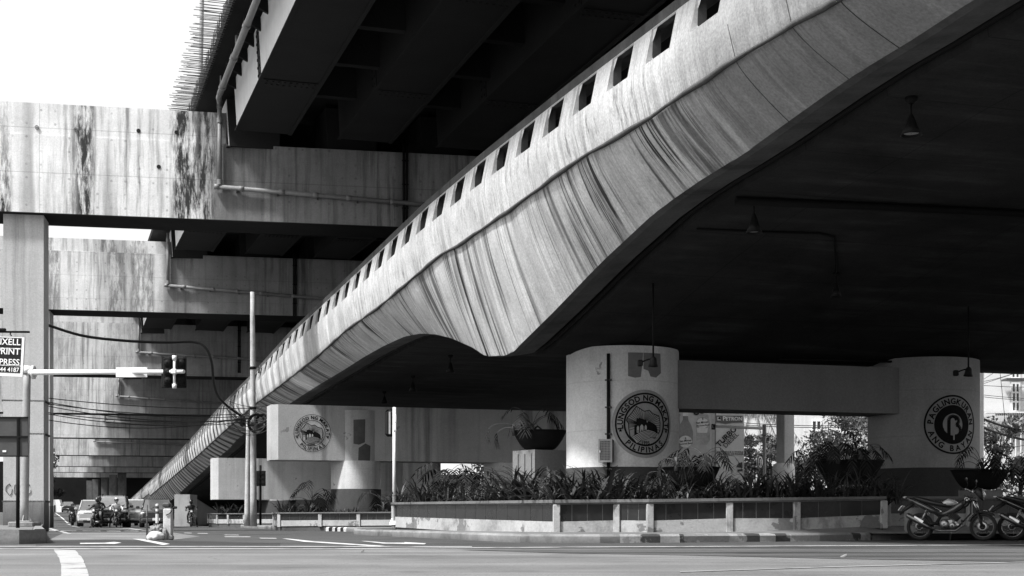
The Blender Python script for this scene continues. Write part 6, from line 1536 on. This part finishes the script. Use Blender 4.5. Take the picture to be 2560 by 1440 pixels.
# ---------------------------------------------------------------- riders
m_skin=plain('skin',.22,.5,var=.1)
def person(label,shirt,trousers,pose,loc,rz,helmet=m_cblk,group='motorcycle riders',scale=1.0,vis=m_glass):
    """pose: dict of joints in bike space (front +X)"""
    root=thing('person',label,'person',(0,0,0),group)
    V=[];E=[];Rr=[]
    def add(p,r,par=None):
        V.append(Vector(p)); Rr.append(r)
        if par is not None: E.append((par,len(V)-1))
        return len(V)-1
    J=pose
    pel=add(J['hip'],.15); sp=add(Vector(J['hip']).lerp(Vector(J['neck']),.45),.145,pel); ch=add(Vector(J['hip']).lerp(Vector(J['neck']),.8),.16,sp); nk=add(J['neck'],.06,ch); hd=add(J['head'],.085,nk); add(Vector(J['head'])+Vector((.02,0,.09)),.08,hd)
    for s in('l','r'):
        y=1 if s=='l' else -1
        shd=add(Vector(J['neck'])+Vector((-.02,y*.19,-.07)),.065,ch); el=add(J['elbow_'+s],.048,shd); wr=add(J['hand_'+s],.032,el); d=(Vector(J['hand_'+s])-Vector(J['elbow_'+s])).normalized()
        pa=add(Vector(J['hand_'+s])+d*.06,.034,wr)
        for q in range(4): f1=add(V[pa]+d*.035+Vector((0,(q-1.5)*.02,.004*q)),.010,pa); f2=add(V[f1]+d*.02+Vector((0,0,-.03)),.009,f1); add(V[f2]+Vector((-.025,0,-.015-.003*q)),.008,f2)
        th=add(V[wr]+d*.03+Vector((0,-y*.035,-.01)),.010,wr); add(V[th]+d*.02+Vector((0,-y*.01,-.03)),.009,th)
        hp=add(Vector(J['hip'])+Vector((.02,y*.10,-.02)),.10,pel); kn=add(J['knee_'+s],.065,hp); an=add(J['foot_'+s],.045,kn); add(Vector(J['foot_'+s])+Vector((.15,0,-.04)),.038,an)
    me=bpy.data.meshes.new('body'); me.from_pydata(V,E,[]); o=bpy.data.objects.new('body',me); COL.objects.link(o)
    sk_=o.modifiers.new('skin','SKIN'); sk_.use_smooth_shade=True
    for v,r in zip(me.skin_vertices[0].data if me.skin_vertices else [],Rr): v.radius=(r,r)
    if not me.skin_vertices: pass
    else: me.skin_vertices[0].data[0].use_root=True
    ss=o.modifiers.new('sub','SUBSURF'); ss.levels=1; ss.render_levels=1
    bpy.context.view_layer.update(); e=o.evaluated_get(bpy.context.evaluated_depsgraph_get()); me2=bpy.data.meshes.new_from_object(e); bpy.data.objects.remove(o)
    me2.materials.clear(); me2.materials.append(trousers); me2.materials.append(shirt); me2.materials.append(m_skin)
    hz=Vector(J['hip']).z+.06; nz_=Vector(J['neck']).z
    for p in me2.polygons:
        c=p.center; p.use_smooth=True
        p.material_index=2 if c.z>nz_+.02 and abs(c.y)<.14 else (1 if c.z>hz-.0 and not (c.x>.18 and c.z<hz+.02) else 0)
    b=bpy.data.objects.new('body',me2); COL.objects.link(b); b.parent=root
    # helmet and visor
    h=Vector(J['head'])+Vector((.0,0,.04)); m=MB(); m.ell(h,(.145,.125,.15),16,12); hm=m.build('helmet',helmet,root)
    m=MB(); v=[]
    for i in range(9):
        a=R(-70+i*17.5)
        for zz,rr in((-.035,.152),(.01,.156),(.055,.148)): v.append(h+Vector((rr*math.cos(a)*1.0,rr*.86*math.sin(a),zz)))
    m.add(v,[(i*3+j,i*3+j+1,i*3+4+j,i*3+3+j) for i in range(8) for j in range(2)],0,True); m.build('visor',vis,hm)
    for s in('l','r'):
        f=Vector(J['foot_'+s]); m=MB(); m.ell(f+Vector((.09,0,-.035)),(.15,.055,.05)); m.build('shoe',m_plastic,root)
    root.location=loc; root.rotation_euler=(0,0,rz); root.scale=(scale,)*3; return root
def POSE(down='l',look=0,lean=0.0):
    p=dict(hip=(-.28,0,.88),neck=(-.10+lean,0,1.34),head=(-.05+lean,look,1.50),elbow_l=(.08,.33,1.08),elbow_r=(.08,-.33,1.08),hand_l=(.27,.33,1.03),hand_r=(.27,-.33,1.03),knee_l=(.12,.22,.72),knee_r=(.12,-.22,.72),foot_l=(-.10,.2,.36),foot_r=(-.10,-.2,.36))
    if down in('l','b'): p['knee_l']=(.08,.30,.56); p['foot_l']=(-.02,.36,.07)
    if down in('r','b'): p['knee_r']=(.08,-.30,.56); p['foot_r']=(-.02,-.36,.07)
    return p
FR=-PI/2+TH*.7      # facing the camera down the road
m_wshirt=plain('white_shirt',.62,.9,var=.1); m_djack=plain('dark_jacket',.03,.85,var=.3); m_jeans=plain('jeans_grey',.13,.9,var=.25); m_dtr=plain('dark_trousers',.025,.9,var=.2); m_gjack=plain('grey_jacket',.07,.9,var=.25)
specs=[(181,106,'helmeted rider in a grey top riding alone towards the crossing, leftmost',m_gjack,m_dtr,'n',m_cwht,0,'scooter with a bright headlight ridden alone at the left'),
 (243,78.5,'helmeted rider in a dark jacket and jeans with one foot down before the white van',m_djack,m_jeans,'r',m_cblk,-.25,'dark sporty motorcycle stopped before the white van'),
 (291,79.5,'rider in a white shirt and grey helmet stopped before the black vehicle',m_wshirt,m_dtr,'r',m_csil,.05,'small dark motorcycle under the rider in the white shirt'),
 (478,88,'rider in black with a dark helmet waiting alone right of the barrier',m_djack,m_dtr,'l',m_cblk,.05,'naked motorcycle under the rider in black, right of the barrier')]
for (px,Y,lab,sh_,tr_,dn,hel,dr,bl) in specs:
    b=make_bike('motorcycle',bl,m_cblk,fine=False,group='ridden motorcycles',scooter=(px==181)); b.location=road(px,Y); b.rotation_euler=(0,0,FR+dr)
    person(lab,sh_,tr_,POSE(dn),road(px,Y),FR+dr,hel)
p=POSE('n',0,.0); p={k:(Vector(v)+Vector((-.32,0,.05))) for k,v in p.items()}; p['hand_l']=(-.30,.16,1.05); p['hand_r']=(-.30,-.16,1.05); p['elbow_l']=(-.5,.3,1.1); p['elbow_r']=(-.5,-.3,1.1)
person('taller passenger in dark clothes seated behind the rider in jeans',m_djack,m_dtr,p,road(243,78.5),FR-.25,m_cblk)
